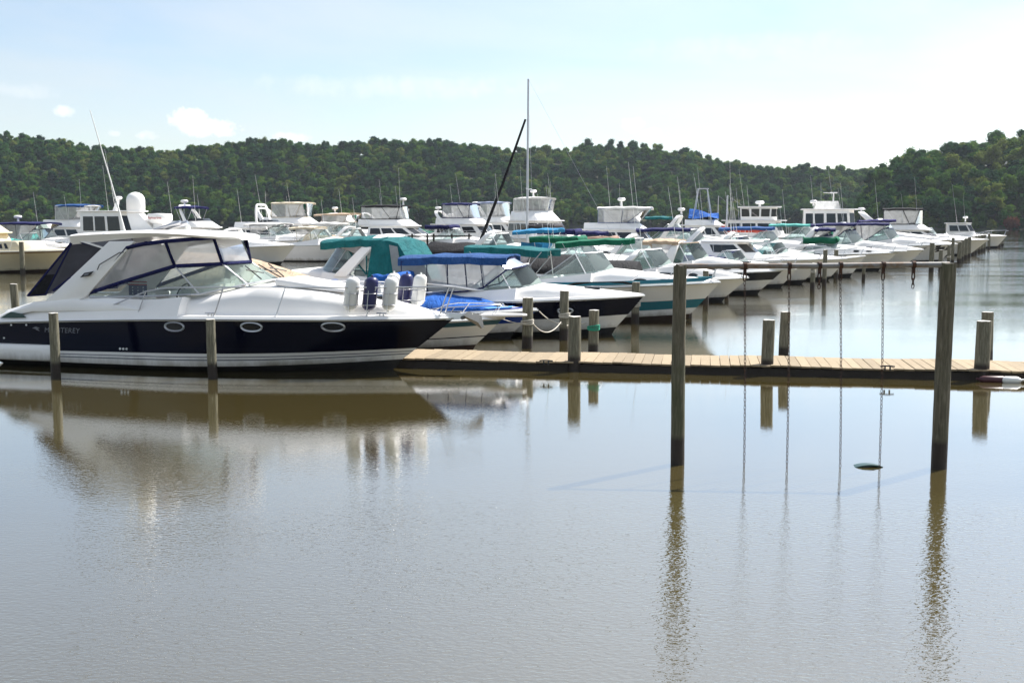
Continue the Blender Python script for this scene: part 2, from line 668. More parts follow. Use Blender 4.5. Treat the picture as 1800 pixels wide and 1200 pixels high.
RIDGE = [(-900, 240), (-400, 232), (-200, 228), (0, 236), (100, 243), (160, 257), (240, 262), (330, 262), (400, 252), (470, 248), (560, 254), (650, 250), (750, 246), (830, 255),
         (900, 263), (1000, 262), (1080, 256), (1130, 256), (1180, 265), (1280, 285), (1370, 295), (1430, 292), (1500, 297), (1600, 300), (1800, 300), (2400, 290), (2900, 280)]
RIDGE2 = [(1490, 400), (1515, 355), (1540, 306), (1565, 285), (1600, 270), (1650, 259), (1700, 258), (1750, 257), (1800, 244), (1900, 236), (2100, 230), (2500, 235), (2900, 250)]
TREE_H = 9.0


def ridge_z(tab, px, d):
    return CAM_H + (HORIZON - interp(tab, px)) * d / FPX


def hill_height(x, y):
    """the long hill across the river"""
    t = (y - 640) / 130.0
    px = 900 + x / 770.0 * FPX
    top = ridge_z(RIDGE, px, 770) - TREE_H - 1
    k = max(0.0, min(1.0, t))
    k = k * k * (3 - 2 * k) * .45 + .55 * k
    h = top * k + 2.2 * noise.noise(Vector((x * .02, y * .03, 3))) * min(1, k * 3)
    if t > 1:
        h -= (t - 1) * 8
    return h + .6 if t > 0 else t * 6


def point_height(x, y):
    """the nearer wooded point at the right"""
    d0 = 425 + 20 * math.sin(x * .02)
    t = (y - d0) / 75.0
    px = 900 + x / y * FPX
    top = max(0.0, ridge_z(RIDGE2, px, 490) - TREE_H - 1)
    k = max(0.0, min(1.0, t))
    k = k * k * (3 - 2 * k) * .4 + .6 * k
    h = top * k + 1.5 * noise.noise(Vector((x * .03, y * .04, 9))) * min(1, k * 3)
    side = min(1.0, max(-.3, (px - 1512) / 30))
    if t <= 0:
        return t * 6
    return (h + .5) if side > 0 else side * 6


def terrain(name, x0, x1, y0, y1, nx, ny, fn):
    mb = MB()
    mb.grid([[(lerp(x0, x1, i / nx), lerp(y0, y1, j / ny), fn(lerp(x0, x1, i / nx), lerp(y0, y1, j / ny))) for i in range(nx + 1)] for j in range(ny + 1)], 'forest_floor')
    return structure(mb.build(name, smooth=60))


terrain('hill', -640, 640, 632, 900, 128, 34, hill_height)
terrain('wooded_point_ground', 118, 480, 395, 620, 90, 56, lambda x, y: point_height(x, y) - 9 * max(0, min(1, (1600 - (900 + x / y * FPX)) / 60)))

rng = random.Random(7)


def crown_mesh(name, seed, mat='leaf', n_leaf=560, rx=4.2, rz=4.6, lobes=15, leaf=(.34, .72)):
    """a crown: dark inner limbs-and-leaf mass of uneven lobes plus hundreds of loose leaf clumps"""
    g = random.Random(seed)
    mb = MB()
    L_ = []
    for k in range(lobes):
        a = g.uniform(0, 2 * math.pi)
        q = g.uniform(.1, .95) ** .6
        zc = g.uniform(-.75, .95)
        rad = rx * math.sqrt(max(.05, 1 - zc * zc)) * q * .72
        L_.append((Vector((rad * math.cos(a), rad * math.sin(a), rz * zc * .78 + rz)), g.uniform(.30, .52) * rx))
    for c, r in L_:
        o = len(mb.v)
        for i in range(5):
            th = math.pi * (i + .5) / 5
            for j in range(7):
                ph = 2 * math.pi * j / 7
                d = Vector((math.sin(th) * math.cos(ph), math.sin(th) * math.sin(ph), math.cos(th)))
                mb.v.append(c + d * r * .78 * g.uniform(.75, 1.15))
        for i in range(4):
            for j in range(7):
                k = (j + 1) % 7
                mb.f.append((o + i * 7 + j, o + i * 7 + k, o + (i + 1) * 7 + k, o + (i + 1) * 7 + j))
                mb.m.append(mb.mi(mat))
        mb.f.append(tuple(o + j for j in range(7)))
        mb.m.append(0)
        mb.f.append(tuple(o + 28 + j for j in reversed(range(7))))
        mb.m.append(0)
    for k in range(n_leaf):
        c, r = g.choice(L_)
        d = Vector((g.gauss(0, 1), g.gauss(0, 1), g.gauss(.25, 1))).normalized()
        p = c + d * r * g.uniform(.8, 1.22)
        s = g.uniform(*leaf)
        u = d.cross(Vector((g.gauss(0, 1), g.gauss(0, 1), g.gauss(0, 1)))).normalized()
        w = (d + Vector((g.gauss(0, .6), g.gauss(0, .6), g.gauss(0, .6)))).cross(u).normalized()
        mb.face([p - u * s * .6, p + w * s * .45, p + u * s * .6 + d * .1, p - w * s * .5], mat)
    me = bpy.data.meshes.new(name)
    me.from_pydata([tuple(p) for p in mb.v], [], mb.f)
    for mt in mb.mats:
        me.materials.append(MATS[mt])
    return me


CROWNS = [crown_mesh('crown_shape', 40 + i, rx=3.9 + .3 * (i % 3), rz=4.0 + .5 * (i % 4)) for i in range(8)]
variants = bpy.data.collections.new('crown_variants')
for i, me in enumerate(CROWNS):
    variants.objects.link(bpy.data.objects.new('crown_variant', me))


def forest(name, pts, label):
    """one wooded mass: a point per tree, a crown set on each"""
    me = bpy.data.meshes.new(name)
    me.from_pydata([p[0] for p in pts], [], [])
    at = me.attributes.new('tree_scale', 'FLOAT_VECTOR', 'POINT')
    at.data.foreach_set('vector', [c for p in pts for c in p[1]])
    at = me.attributes.new('tree_turn', 'FLOAT_VECTOR', 'POINT')
    at.data.foreach_set('vector', [c for p in pts for c in (0, 0, p[2])])
    ob = bpy.data.objects.new(name, me)
    COL.objects.link(ob)
    ng = bpy.data.node_groups.new(name, 'GeometryNodeTree')
    ng.interface.new_socket('Geometry', in_out='INPUT', socket_type='NodeSocketGeometry')
    ng.interface.new_socket('Geometry', in_out='OUTPUT', socket_type='NodeSocketGeometry')
    nd, lk = ng.nodes, ng.links
    gi, go = nd.new('NodeGroupInput'), nd.new('NodeGroupOutput')
    ci = nd.new('GeometryNodeCollectionInfo')
    ci.inputs['Collection'].default_value = variants
    ci.inputs['Separate Children'].default_value = True
    ci.inputs['Reset Children'].default_value = True
    ip = nd.new('GeometryNodeInstanceOnPoints')
    ip.inputs['Pick Instance'].default_value = True
    for nm_, sk in (('tree_scale', 'Scale'), ('tree_turn', 'Rotation')):
        na = nd.new('GeometryNodeInputNamedAttribute')
        na.data_type = 'FLOAT_VECTOR'
        na.inputs['Name'].default_value = nm_
        lk.new(na.outputs['Attribute'], ip.inputs[sk])
    rv = nd.new('FunctionNodeRandomValue')
    rv.data_type = 'INT'
    lk.new(gi.outputs[0], ip.inputs['Points'])
    lk.new(ci.outputs[0], ip.inputs['Instance'])
    for s in rv.inputs:
        if s.name == 'Max' and s.type == 'INT':
            s.default_value = 7
        if s.name == 'Min' and s.type == 'INT':
            s.default_value = 0
    out = [s for s in rv.outputs if s.type == 'INT'][0]
    lk.new(out, ip.inputs['Instance Index'])
    lk.new(ip.outputs[0], go.inputs[0])
    md = ob.modifiers.new('trees', 'NODES')
    md.node_group = ng
    ob['kind'] = 'stuff'
    ob['label'] = label
    ob['category'] = 'forest'
    return ob


def scatter(x0, x1, y0, y1, step, fn, cond, smin, smax):
    pts = []
    y = y0
    while y < y1:
        x = x0
        while x < x1:
            qx, qy = x + rng.uniform(-.5, .5) * step, y + rng.uniform(-.5, .5) * step
            h = fn(qx, qy)
            if h > .3 and cond(qx, qy, h):
                s = rng.uniform(smin, smax) * (1.15 if rng.random() < .08 else 1)
                pts.append(((qx, qy, h + rng.uniform(.5, 4.0)), (s * rng.uniform(.9, 1.15), s * rng.uniform(.9, 1.15), s * rng.choice((rng.uniform(.55, .9), rng.uniform(.6, .95), rng.uniform(.75, 1.0)))), rng.uniform(0, 6.28)))
            x += step
        y += step * .9
    return pts


fp = scatter(-560, 560, 643, 800, 5.1, hill_height, lambda x, y, h: True, .55, .98)
for i in range(260):      # low leafy edge along the far water line
    x = -560 + 1120 * (i + rng.random()) / 260
    s = rng.uniform(.5, .95)
    fp.append(((x, 641 + rng.uniform(-1, 4), -1.0), (s, s, s * 1.1), rng.uniform(0, 6)))
forest('hillside_forest', fp, 'dark green forest covering the long hill across the river')
fp = scatter(120, 420, 424, 520, 5.4, point_height, lambda x, y, h: 900 + x / y * FPX > 1505 + 8 * math.sin(y), .8, 1.2)
for i in range(120):
    x = 136 + 280 * (i + rng.random()) / 120
    s = rng.uniform(.45, .85)
    fp.append(((x, 427 + 20 * math.sin(x * .02) + rng.uniform(-1, 4), -1.2), (s, s, s * 1.1), rng.uniform(0, 6)))
forest('wooded_point_forest', fp, 'nearer wooded point sloping down to the river at the right')

bright = crown_mesh('bright_crown', 91, 'leaf_bright', 520, 4.4, 5.6)
redbush = crown_mesh('reddish_crown', 92, 'leaf_red', 420, 3.4, 1.6)


def tree(name, label, cat, px, py_foot, d, me, s, trunk_h):
    p = at_Y(px, py_foot, d)
    root = empty(name, p)
    tag(root, label, cat)
    mb = MB()
    mb.tube([(0, 0, -1.5), (.15, 0, trunk_h * .5), (-.1, .1, trunk_h + 3 * s)], .38 * s, 'bark', 7, .16 * s)
    for k in range(4):
        a = k * 1.6 + .4
        mb.tube([(0, 0, trunk_h * .9), (1.2 * s * math.cos(a), 1.2 * s * math.sin(a), trunk_h + 2.2 * s), (2.4 * s * math.cos(a), 2.4 * s * math.sin(a), trunk_h + 4.4 * s)], .16 * s, 'bark', 5, .05)
    mb.build('trunk', root)
    c = bpy.data.objects.new('crown', me)
    COL.objects.link(c)
    c.parent = root
    c.location = (0, 0, trunk_h)
    c.scale = (s, s, s)


tree('broadleaf_tree', 'bright green broadleaf tree standing low on the wooded point at the right', 'tree', 1748, 376, 452, bright, .95, 2.5)
tree('broadleaf_tree', 'pale green rounded tree at the water edge below the ridge centre right', 'tree', 1205, 392, 636, bright, 1.0, 2.0)
tree('riverside_bush', 'low reddish brown bush at the water edge far right', 'bush', 1778, 402, 415, redbush, 1.0, .2)


# ------------------------------------------------------------------ boats: generic pieces (local axes: +x to the bow, bow tip at x = 0, z = 0 the water line)
class Boat:
    def __init__(s, name, label, cat, px, d, heading, L, B, zb, zs, over=1.2, group=None, chine=.10, full=2.3):
        s.L, s.B, s.zb, s.zs, s.over, s.chine, s.full = L, B, zb, zs, over, chine, full
        if name != 'cabin_cruiser':      # no two lie quite parallel
            heading += 3.2 * math.sin(px * 1.7 + d * 3.1)
        s.root = empty(name, ((px - 900) / FPX * d, d, 0), R(heading))
        tag(s.root, label, cat, group)
        s.hp = [(-L, .05), (0, .02)]
        s.hump = 0.0

    # half beam and height of the sheer, of the chine, and any point of the topside
    def bs(s, u):
        if u < .5:
            return s.B / 2 * (.90 + .10 * math.sin(math.pi * u))
        return s.B / 2 * max(.012, 1 - ((u - .5) / .5) ** s.full)

    def zsheer(s, u):
        return s.zs + (s.zb - s.zs) * (.35 * u + .65 * u * u) + s.hump * math.sin(math.pi * min(1, u)) 

    def side(s, u, w, sg=1):
        """w: -1 keel, 0 chine, 1 sheer"""
        b1, z1 = s.bs(u), s.zsheer(u)
        k = max(0, (u - .45) / .55)
        b0 = b1 * (.90 - .45 * k ** 1.4)
        z0 = s.chine + .10 * s.zb * k ** 2.2
        if w < 0:
            zk = -.45
            x1 = -s.over * 1.25
            y, z = b0 * (1 + w), lerp(z0, zk, -w)
            xe = lerp(-s.over * .82, x1, -w)
        else:
            wf = w ** (1 + .5 * k)
            y, z = lerp(b0, b1, wf), lerp(z0, z1, w)
            xe = -s.over * .82 * (1 - w) ** 1.05
        return Vector((-s.L + u * (s.L + xe), sg * y, z))

    def at_x(s, x, w, sg=1):
        lo, hi = 0.0, 1.0
        for _ in range(24):
            mid = (lo + hi) / 2
            if s.side(mid, w).x < x:
                lo = mid
            else:
                hi = mid
        return s.side(lo, w, sg)

    def u_of(s, x):
        return max(0, min(1, (x + s.L) / s.L))

    def surf(s, x, z, sg=1, off=.006):
        lo, hi = 0.0, 1.0
        for _ in range(20):
            mid = (lo + hi) / 2
            if s.at_x(x, mid).z < z:
                lo = mid
            else:
                hi = mid
        p = s.at_x(x, lo, sg)
        return Vector((x, p.y + sg * off, z))

    def h(s, x):
        return interp(s.hp, x)

    def zdeck(s, x):
        return s.zsheer(s.u_of(x)) + s.h(x)

    def hull(s, bands, bottom='bottom_paint', n=22, rail='vinyl_white'):
        """bands: [(w_top, material), ...] upwards from the chine"""
        ws = [0.0]
        mats = []
        for wt, mt in bands:
            k = max(1, int((wt - ws[-1]) / .25 + .5))
            w0 = ws[-1]
            for i in range(k):
                ws.append(w0 + (wt - w0) * (i + 1) / k)
                mats.append(mt)
        rows_w = [-1.0, -.5] + ws
        mats = [bottom, bottom] + mats
        us = [1 - (1 - i / n) ** 1.35 for i in range(n + 1)]
        mb = MB()
        for sg in (1, -1):
            mb.grid([[s.side(u, w, sg) for u in us] for w in rows_w], lambda i, j: mats[i])
        for i in range(len(rows_w) - 1):   # transom
            a, c = rows_w[i], rows_w[i + 1]
            mb.face([s.side(0, a, -1), s.side(0, a, 1), s.side(0, c, 1), s.side(0, c, -1)], mats[i])
        hull = mb.build('hull', s.root, smooth=38)
        mb = MB()
        for sg in (1, -1):
            pts = [s.side(u, 1, sg) + Vector((0, sg * .012, -.02)) for u in us]
            mb.tube(pts, .032, rail, 6)
            mb.tube([q + Vector((.004, sg * .027, -.004)) for q in pts], .010, 'rubber_grey', 5)
        mb.build('rub_rail', hull)
        s.hull_ob = hull
        return hull

    def deck(s, hp, xc, zf=.4, mat='gelcoat_white', coam=.22, n=26, aft=None, floor='deck_nonskid'):
        """one moulding: toe, side deck, trunk cabin forward of xc, open cockpit abaft it"""
        s.hp = hp
        s.xc, s.zf = xc, zf
        xs = [-s.L + .01 + (s.L - .03) * (1 - (1 - i / n) ** 1.2) for i in range(n + 1)]
        xs = sorted(xs + [xc - .012, xc + .012])

        def sec(x):
            u = s.u_of(x)
            b, z, h = s.bs(u), s.zsheer(u), s.h(x)
            t = min(.05, b * .4)
            if x > xc:
                sd = min(.30, b * .34)
                i = b - sd
                return [(b, z), (b - t * .5, z + .045), (i, z + min(.06, h)), (i * .93, z + h * .62), (i * .78, z + h * .90), (i * .4, z + h), (0, z + h + .02)]
            i = b - coam
            fl = max(.12, i - .06)
            if aft is not None and x < aft:
                return [(b, z), (b - t * .5, z + .045), (b - .12, z + h * .5), (i, z + h), (i - .1, z + h), (fl * .5, z + h), (0, z + h)]
            return [(b, z), (b - t * .5, z + .045), (b - .12, z + h * .55), (i, z + h), (i - .09, z + h), (fl - .05, zf), (0, zf)]
        mb = MB()
        for sg in (1, -1):
            mb.grid([[(x, sg * y, z) for y, z in sec(x)] for x in xs], lambda i, j: floor if (j == 5 and xs[i] < xc - .1) or (j in (4, 5) and xs[i] >= xc) else mat)
        q = sec(xs[0])
        zt = s.zsheer(0) - .35
        mb.face([(xs[0], y, z) for y, z in q] + [(xs[0], -y, z) for y, z in reversed(q[:-1])] if aft is not None else
                [(xs[0], q[0][0], q[0][1]), (xs[0], q[3][0], q[3][1]), (xs[0], -q[3][0], q[3][1]), (xs[0], -q[0][0], q[0][1]), (xs[0], 0, zt)], mat)
        s.deck_ob = mb.build('deck', s.root, smooth=35)
        return s.deck_ob

    def windshield(s, base, top, frame='aluminium', glass='window_glass', r=.018, mull=(2,)):
        """half outlines from the aft wing round to the centre line"""
        full_b = [Vector(p) for p in base] + [Vector((p[0], -p[1], p[2])) for p in reversed(base[:-1])]
        full_t = [Vector(p) for p in top] + [Vector((p[0], -p[1], p[2])) for p in reversed(top[:-1])]
        mb = MB()
        mb.grid([full_b, full_t], glass)
        g = mb.build('windshield', s.root, smooth=25)
        mb = MB()
        mb.tube(full_t, r, frame, 6)
        mb.tube(full_b, r, frame, 6)
        nn = len(full_b)
        for k in {0, nn - 1} | set(mull) | {nn - 1 - m_ for m_ in mull}:
            mb.tube([full_b[k], full_t[k]], r * .9, frame, 5)
        mb.build('windshield_frame', g)
        s.ws_top = [Vector(p) for p in top]
        return g

    def std_windshield(s, xa, xcn, xf, ya, h, rake=.75, frame='aluminium', glass='window_glass'):
        zb = s.zdeck
        base = [(xa, ya, zb(xa) - .01), (lerp(xa, xcn, .5), ya * .98, zb(lerp(xa, xcn, .5)) - .01), (xcn, ya * .88, zb(xcn) - .05),
                (lerp(xcn, xf, .62), ya * .5, zb(lerp(xcn, xf, .62)) - .02), (xf, 0, zb(xf))]
        hs = [h * .12, h * .6, h, h, h]
        top = [(p[0] - rake * k, p[1] * (1 - .14 * k / h), p[2] + k) for p, k in zip(base, hs)]
        zt = max(t[2] for t in top[2:])
        top = top[:2] + [(t[0], t[1], zt + .02 * i) for i, t in enumerate(top[2:])]
        s.windshield(base, top, frame, glass)
        return top

    def bimini(s, xa, xf, y, z, mat, camber=.10, thick=.05, drop=.14, tilt=0.0, legs=3, name='bimini_top', zl=None, seed=1, sag=.03):
        g = random.Random(seed)
        nx, ny = 12, 10
        rings = []
        for i in range(nx + 1):
            t = i / nx
            x = lerp(xa, xf, t)
            bow = -sag * abs(math.sin(math.pi * t * 3))
            zz = z + tilt * (t - .5) + .05 * math.sin(math.pi * t) + bow
            yy = y * (1 - .06 * abs(2 * t - 1) ** 4)
            jit = g.uniform(-.008, .008)
            up = [(x, yy * math.sin(a), zz + camber * math.cos(a) - camber * .6 + jit) for a in [lerp(-math.pi / 2, math.pi / 2, k / ny) for k in range(ny + 1)]]
            dn = [(p[0], p[1] * .985, p[2] - thick) for p in reversed(up)]
            dn[0] = (up[-1][0], up[-1][1], up[-1][2] - drop)
            dn[-1] = (up[0][0], up[0][1], up[0][2] - drop)
            rings.append(up + dn)
        mb = MB()
        mb.loft(rings, mat)
        top = mb.build(name, s.root, smooth=50)
        if legs:
            mb = MB()
            for sg in (1, -1):
                xm = lerp(xa, xf, .5)
                for k in range(legs):
                    xt = lerp(xa, xf, (k + .25) / (legs - .5) if legs > 1 else .5)
                    xb = lerp(xm, xt, .35)
                    zbase = zl if zl is not None else s.zdeck(max(-s.L, xb))
                    mb.tube([(xb, sg * y * 1.0, zbase), (xt, sg * y * .97, z - .12)], .016, 'steel', 5)
            mb.build('bimini_frame', top)
        return top

    def roll(s, xa, xf, y, z, mat, r=.13, tilt=0.0, legs=True, name='folded_bimini', seed=3):
        """folded, sleeved bimini: a fat sleeve bent across the boat, arms down to the gunwale; xa..xf is its fore-and-aft reach"""
        g = random.Random(seed)
        mb = MB()
        for sg in (1, -1):
            pts = [(lerp(xa, xf, t), sg * y * (1 - .12 * t), z + tilt * t + .02 * math.sin(9 * t + seed)) for t in [k / 10 for k in range(11)]]
            mb.tube(pts, r, mat, 9)
        pts = [(xf + .12 * math.cos(a), y * .88 * math.sin(a), z + tilt + .06 * math.cos(a)) for a in [lerp(-math.pi / 2, math.pi / 2, k / 10) for k in range(11)]]
        mb.tube(pts, r, mat, 9)
        top = mb.build(name, s.root, smooth=60)
        if legs:
            mb = MB()
            for sg in (1, -1):
                for t, sh in ((.1, .2), (.45, -.25), (.8, .3)):
                    xx = lerp(xa, xf, t)
                    mb.tube([(xx + sh, sg * y * 1.02, s.zdeck(max(-s.L, xx))), (xx, sg * y * .98, z - r * .6)], .014, 'steel', 5)
            mb.build('bimini_frame', top)
        return top

    def panels(s, low, high, trim, vinyl='clear_vinyl', splits=(), name='clear_panel', w=.028):
        """vinyl curtain between two half outlines (aft end -> centre line), mirrored; canvas trim along the edges and at the splits"""
        k0 = [0] + list(splits) + [len(low) - 1]
        for a, c in zip(k0, k0[1:]):
            for sg in (1, -1):
                P = lambda q: Vector((q[0], sg * q[1], q[2]))
                mb = MB()
                mb.grid([[P(low[k]) for k in range(a, c + 1)], [lerp(P(low[k]), P(high[k]), .5) + Vector((0, sg * .015, 0)) for k in range(a, c + 1)], [P(high[k]) for k in range(a, c + 1)]], vinyl)
                pn = mb.build(name, s.root, smooth=45)
                mb = MB()
                mb.tube([P(low[k]) for k in range(a, c + 1)], w, trim, 5)
                mb.tube([P(high[k]) for k in range(a, c + 1)], w, trim, 5)
                for k in (a, c):
                    if abs(low[k][1]) > .01 or k == a:
                        mb.tube([P(low[k]), P(high[k])], w * .8, trim, 5)
                mb.build('canvas_trim', pn)

    def arch(s, xb, xt, yb, yt, zt, cb, ct, th=.10, mat='gelcoat_white', zb=None, name='radar_arch'):
        """two raked legs and a crossbeam in one swept moulding"""
        zb = s.zdeck(xb) - .05 if zb is None else zb
        path = []
        for k in range(15):
            a = math.pi * k / 14
            yy = -math.copysign(abs(math.cos(a)) ** .35, math.cos(a))
            zz = abs(math.sin(a)) ** .55
            path.append((yy, zz))
        rings = []
        for k, (yy, zz) in enumerate(path):
            y = yy * lerp(yb, yt, zz)
            z = lerp(zb, zt, zz)
            x = lerp(xb, xt, zz)
            c = lerp(cb, ct, zz)
            ny, nz = (yy, zz * .9 - .2) if abs(yy) > .05 else (0, 1)
            ln = math.hypot(ny, nz) or 1
            ny, nz = ny / ln, nz / ln
            rings.append([(x - c / 2, y - ny * th / 2, z - nz * th / 2), (x + c / 2, y - ny * th / 2, z - nz * th / 2),
                          (x + c / 2 - .04, y + ny * th / 2, z + nz * th / 2), (x - c / 2 + .04, y + ny * th / 2, z + nz * th / 2)])
        mb = MB()
        mb.loft(rings, mat)
        return mb.build(name, s.root, bevel=.015, smooth=40)

    def rail(s, x0, hgt=.55, step=1.0, x_end=.25, r=.015, mid=False, split=False):
        n = max(6, int(-x0 / .45))
        pts = {1: [], -1: []}
        for sg in (1, -1):
            for i in range(n + 1):
                x = lerp(x0, -.25, i / n)
                p = s.at_x(x, 1, sg)
                rise = min(1.0, i / n * 5)
                pts[sg].append(Vector((x + .18 * rise, p.y * .93, p.z + .05 + hgt * rise)))
        tip = Vector((x_end, 0, s.zb + hgt * .95))
        loop = pts[1] + [tip + Vector((-.12, .12, 0)), tip, tip + Vector((-.12, -.12, 0))] + list(reversed(pts[-1]))
        mb = MB()
        mb.tube(loop, r, 'steel', 6)
        if mid:
            mb.tube([p - Vector((.05, 0, hgt * .5)) for p in loop[2:-2]], r * .7, 'steel', 5)
        st = []
        k = int(-x0 / step)
        for sg in (1, -1):
            for i in range(1, k + 1):
                x = lerp(x0, -.3, i / k)
                f = (x - x0) / (-.25 - x0) * n
                p = pts[sg][min(n, int(f + .5))]
                st.append((Vector((p.x - .22, p.y * 1.02, s.at_x(p.x - .22, 1).z + .04)), p))
        if not split:
            for a, c in st:
                mb.tube([a, c], r * .85, 'steel', 5)
        ro = mb.build('bow_rail', s.root, smooth=60)
        if split:
            for a, c in st:
                q = MB()
                q.tube([a, c], r * .85, 'steel', 6)
                q.lathe([(.035, 0), (.035, .02), (.02, .03)], a - Vector((0, 0, .01)), 'steel', 8)
                q.build('stanchion', ro, smooth=60)
        return ro

    def pulpit(s, ln=.5, w=.22, mat='gelcoat_white'):
        mb = MB()
        z = s.zb + .01
        mb.hexa([(-.55, -w * 1.5, z), (ln, -w * .6, z + .02), (ln + .08, 0, z + .02), (ln, w * .6, z + .02), (-.55, w * 1.5, z)],
                [(-.55, -w * 1.5, z + .07), (ln, -w * .6, z + .08), (ln + .08, 0, z + .08), (ln, w * .6, z + .08), (-.55, w * 1.5, z + .07)], mat)
        mb.build('bow_pulpit', s.root, bevel=.02)

    def antenna(s, x, y, z, ln, lean=-.15, side=0.0, r=.015, mat='vinyl_white'):
        mb = MB()
        mb.tube([(x, y, z - .05), (x + lean * ln * .4, y + side * ln * .4, z + ln * .4), (x + lean * ln, y + side * ln, z + ln)], r, mat, 6, r * .35)
        mb.build('antenna', s.root, smooth=60)

    def radar(s, x, y, z, r=.3, hgt=.22, post=.25):
        mb = MB()
        mb.lathe([(r * .3, -post), (r * .22, -.03), (r * .7, -.02), (r, hgt * .25), (r, hgt * .6), (r * .8, hgt * .92), (r * .3, hgt), (.01, hgt)], (x, y, z), 'gelcoat_white', 18)
        mb.build('radar_dome', s.root, smooth=50)

    def portlights(s, xs, zoff, w=.42, hgt=.17, ring='steel', both=True):
        for x in xs:
            for sg in ((1, -1) if both else (-1,)):
                z = s.zsheer(s.u_of(x)) - zoff
                mb = MB()
                rim, rim2, gl = [], [], []
                for k in range(20):
                    a = 2 * math.pi * k / 20
                    ca = math.copysign(abs(math.cos(a)) ** .9, math.cos(a))
                    q = s.surf(x + w / 2 * ca, z + hgt / 2 * math.sin(a), sg, .012)
                    rim.append(q)
                    gl.append(s.surf(x + w * .42 * ca, z + hgt * .40 * math.sin(a), sg, .008))
                mb.tube(rim + [rim[0]], .024, ring, 6)
                p = mb.build('portlight', s.root, smooth=60)
                mb = MB()
                mb.face(gl, 'dark_glass')
                mb.build('pane', p, smooth=0)

    def hatch(s, x, ln=.5, w=.5):
        z = s.zdeck(x)
        mb = MB()
        mb.box(x - ln / 2, x + ln / 2, -w / 2, w / 2, z, z + .06, 'dark_glass')
        mb.build('deck_hatch', s.deck_ob, bevel=.02)

    def cover(s, xa, xf, zf, zr, mat, name='cockpit_cover', pw=1.3):
        """mooring cover stretched from the windshield to the stern"""
        n = 10
        rows = []
        for i in range(n + 1):
            t = i / n
            x = lerp(xa, xf, t)
            b = s.bs(s.u_of(x)) - .04
            ze = s.zdeck(x) - .03
            if t > .85:
                b *= .98
            zt = lerp(zr, zf, t ** pw) + .03 * math.sin(t * 13)
            row = []
            for k in range(-5, 6):
                q = abs(k) / 5
                row.append((x, b * k / 5, lerp(zt, ze, q ** 1.7) - .025 * math.sin(q * 6.3 + t * 7)))
            rows.append(row)
        mb = MB()
        mb.grid(rows, mat)
        low = [[(p[0], p[1] * (1.03 if abs(p[1]) > .1 else 1), p[2] - .16) for p in r_] for r_ in rows]
        for sg in (0, -1):
            mb.grid([[r_[sg] for r_ in rows], [r_[sg] for r_ in low]], mat)
        mb.grid([rows[0], [(p[0] - .02, p[1], s.zs - .12) for p in rows[0]]], mat)
        return mb.build(name, s.root, smooth=70)

    def outboard(s, y=0.0, mat='gelcoat_white', tilt=.5):
        x, z = -s.L - .18, s.zs + .05
        mb = MB()
        mb.hexa([(x - .28, y - .2, z), (x + .22, y - .2, z), (x + .22, y + .2, z), (x - .28, y + .2, z)],
                [(x - .35, y - .16, z + .55), (x + .12, y - .16, z + .6), (x + .12, y + .16, z + .6), (x - .35, y + .16, z + .55)], mat)
        o = mb.build('outboard_motor', s.root, bevel=.06, seg=3)
        mb = MB()
        mb.hexa([(x - .16, y - .07, -.3), (x + .06, y - .07, -.3), (x + .06, y + .07, -.3), (x - .16, y + .07, -.3)],
                [(x - .2, y - .1, z), (x + .14, y - .1, z), (x + .14, y + .1, z), (x - .2, y + .1, z)], 'rubber_grey')
        mb.build('motor_leg', o, bevel=.02)

    def seats(s, spots, mat='vinyl_white'):
        for x, y in spots:
            mb = MB()
            mb.box(x - .3, x + .3, y - .3, y + .3, s.zf, s.zf + .5, mat)
            mb.hexa([(x - .32, y - .3, s.zf + .5), (x - .2, y - .3, s.zf + .5), (x - .2, y + .3, s.zf + .5), (x - .32, y + .3, s.zf + .5)],
                    [(x - .42, y - .27, s.zf + 1.05), (x - .32, y - .27, s.zf + 1.05), (x - .32, y + .27, s.zf + 1.05), (x - .42, y + .27, s.zf + 1.05)], mat)
            mb.build('helm_seat', s.root, bevel=.04)

    def block(s, x0, x1, y, z0, z1, rake_f=.5, rake_a=.1, taper=.88, mat='gelcoat_white', name='cabin_house', bev=.05, nose=.6):
        """raked deckhouse with a rounded nose; returns a function placing points on its side and front"""
        lo = [(x0, -y, z0), (x1 - nose, -y, z0), (x1 - nose * .15, -y * .6, z0), (x1, 0, z0), (x1 - nose * .15, y * .6, z0), (x1 - nose, y, z0), (x0, y, z0)]
        hh = z1 - z0
        hi = [(p[0] + (rake_a * hh if i in (0, 6) else -rake_f * hh), p[1] * taper, z1) for i, p in enumerate(lo)]
        mb = MB()
        mb.hexa(lo, hi, mat)
        ob = mb.build(name, s.root, bevel=bev)
        lo, hi = [Vector(p) for p in lo], [Vector(p) for p in hi]

        def side(t, v, sg, off=.012):
            a, c = (lo[0], lo[1]) if sg < 0 else (lo[6], lo[5])
            e, f = (hi[0], hi[1]) if sg < 0 else (hi[6], hi[5])
            p = lerp(lerp(a, c, t), lerp(e, f, t), v)
            return p + Vector((0, sg * off, .0))

        def front(k, t, v, off=.014):
            p = lerp(lerp(lo[1 + k], lo[2 + k], t), lerp(hi[1 + k], hi[2 + k], t), v)
            n_ = (lo[2 + k] - lo[1 + k]).cross(hi[1 + k] - lo[1 + k]).normalized()
            return p + n_ * off
        return ob, side, front

    def windows(s, ob, fn, spans, v0, v1, sides=(1, -1), slant=0.0, name='window', glass='dark_glass'):
        for sg in sides:
            for a, c in spans:
                P = [fn(a, v0, sg), fn(c + slant, v0, sg), fn(c, v1, sg), fn(a, v1, sg)]
                mb = MB()
                mb.sheet(P, glass, .012)
                mb.build(name, ob, smooth=0)

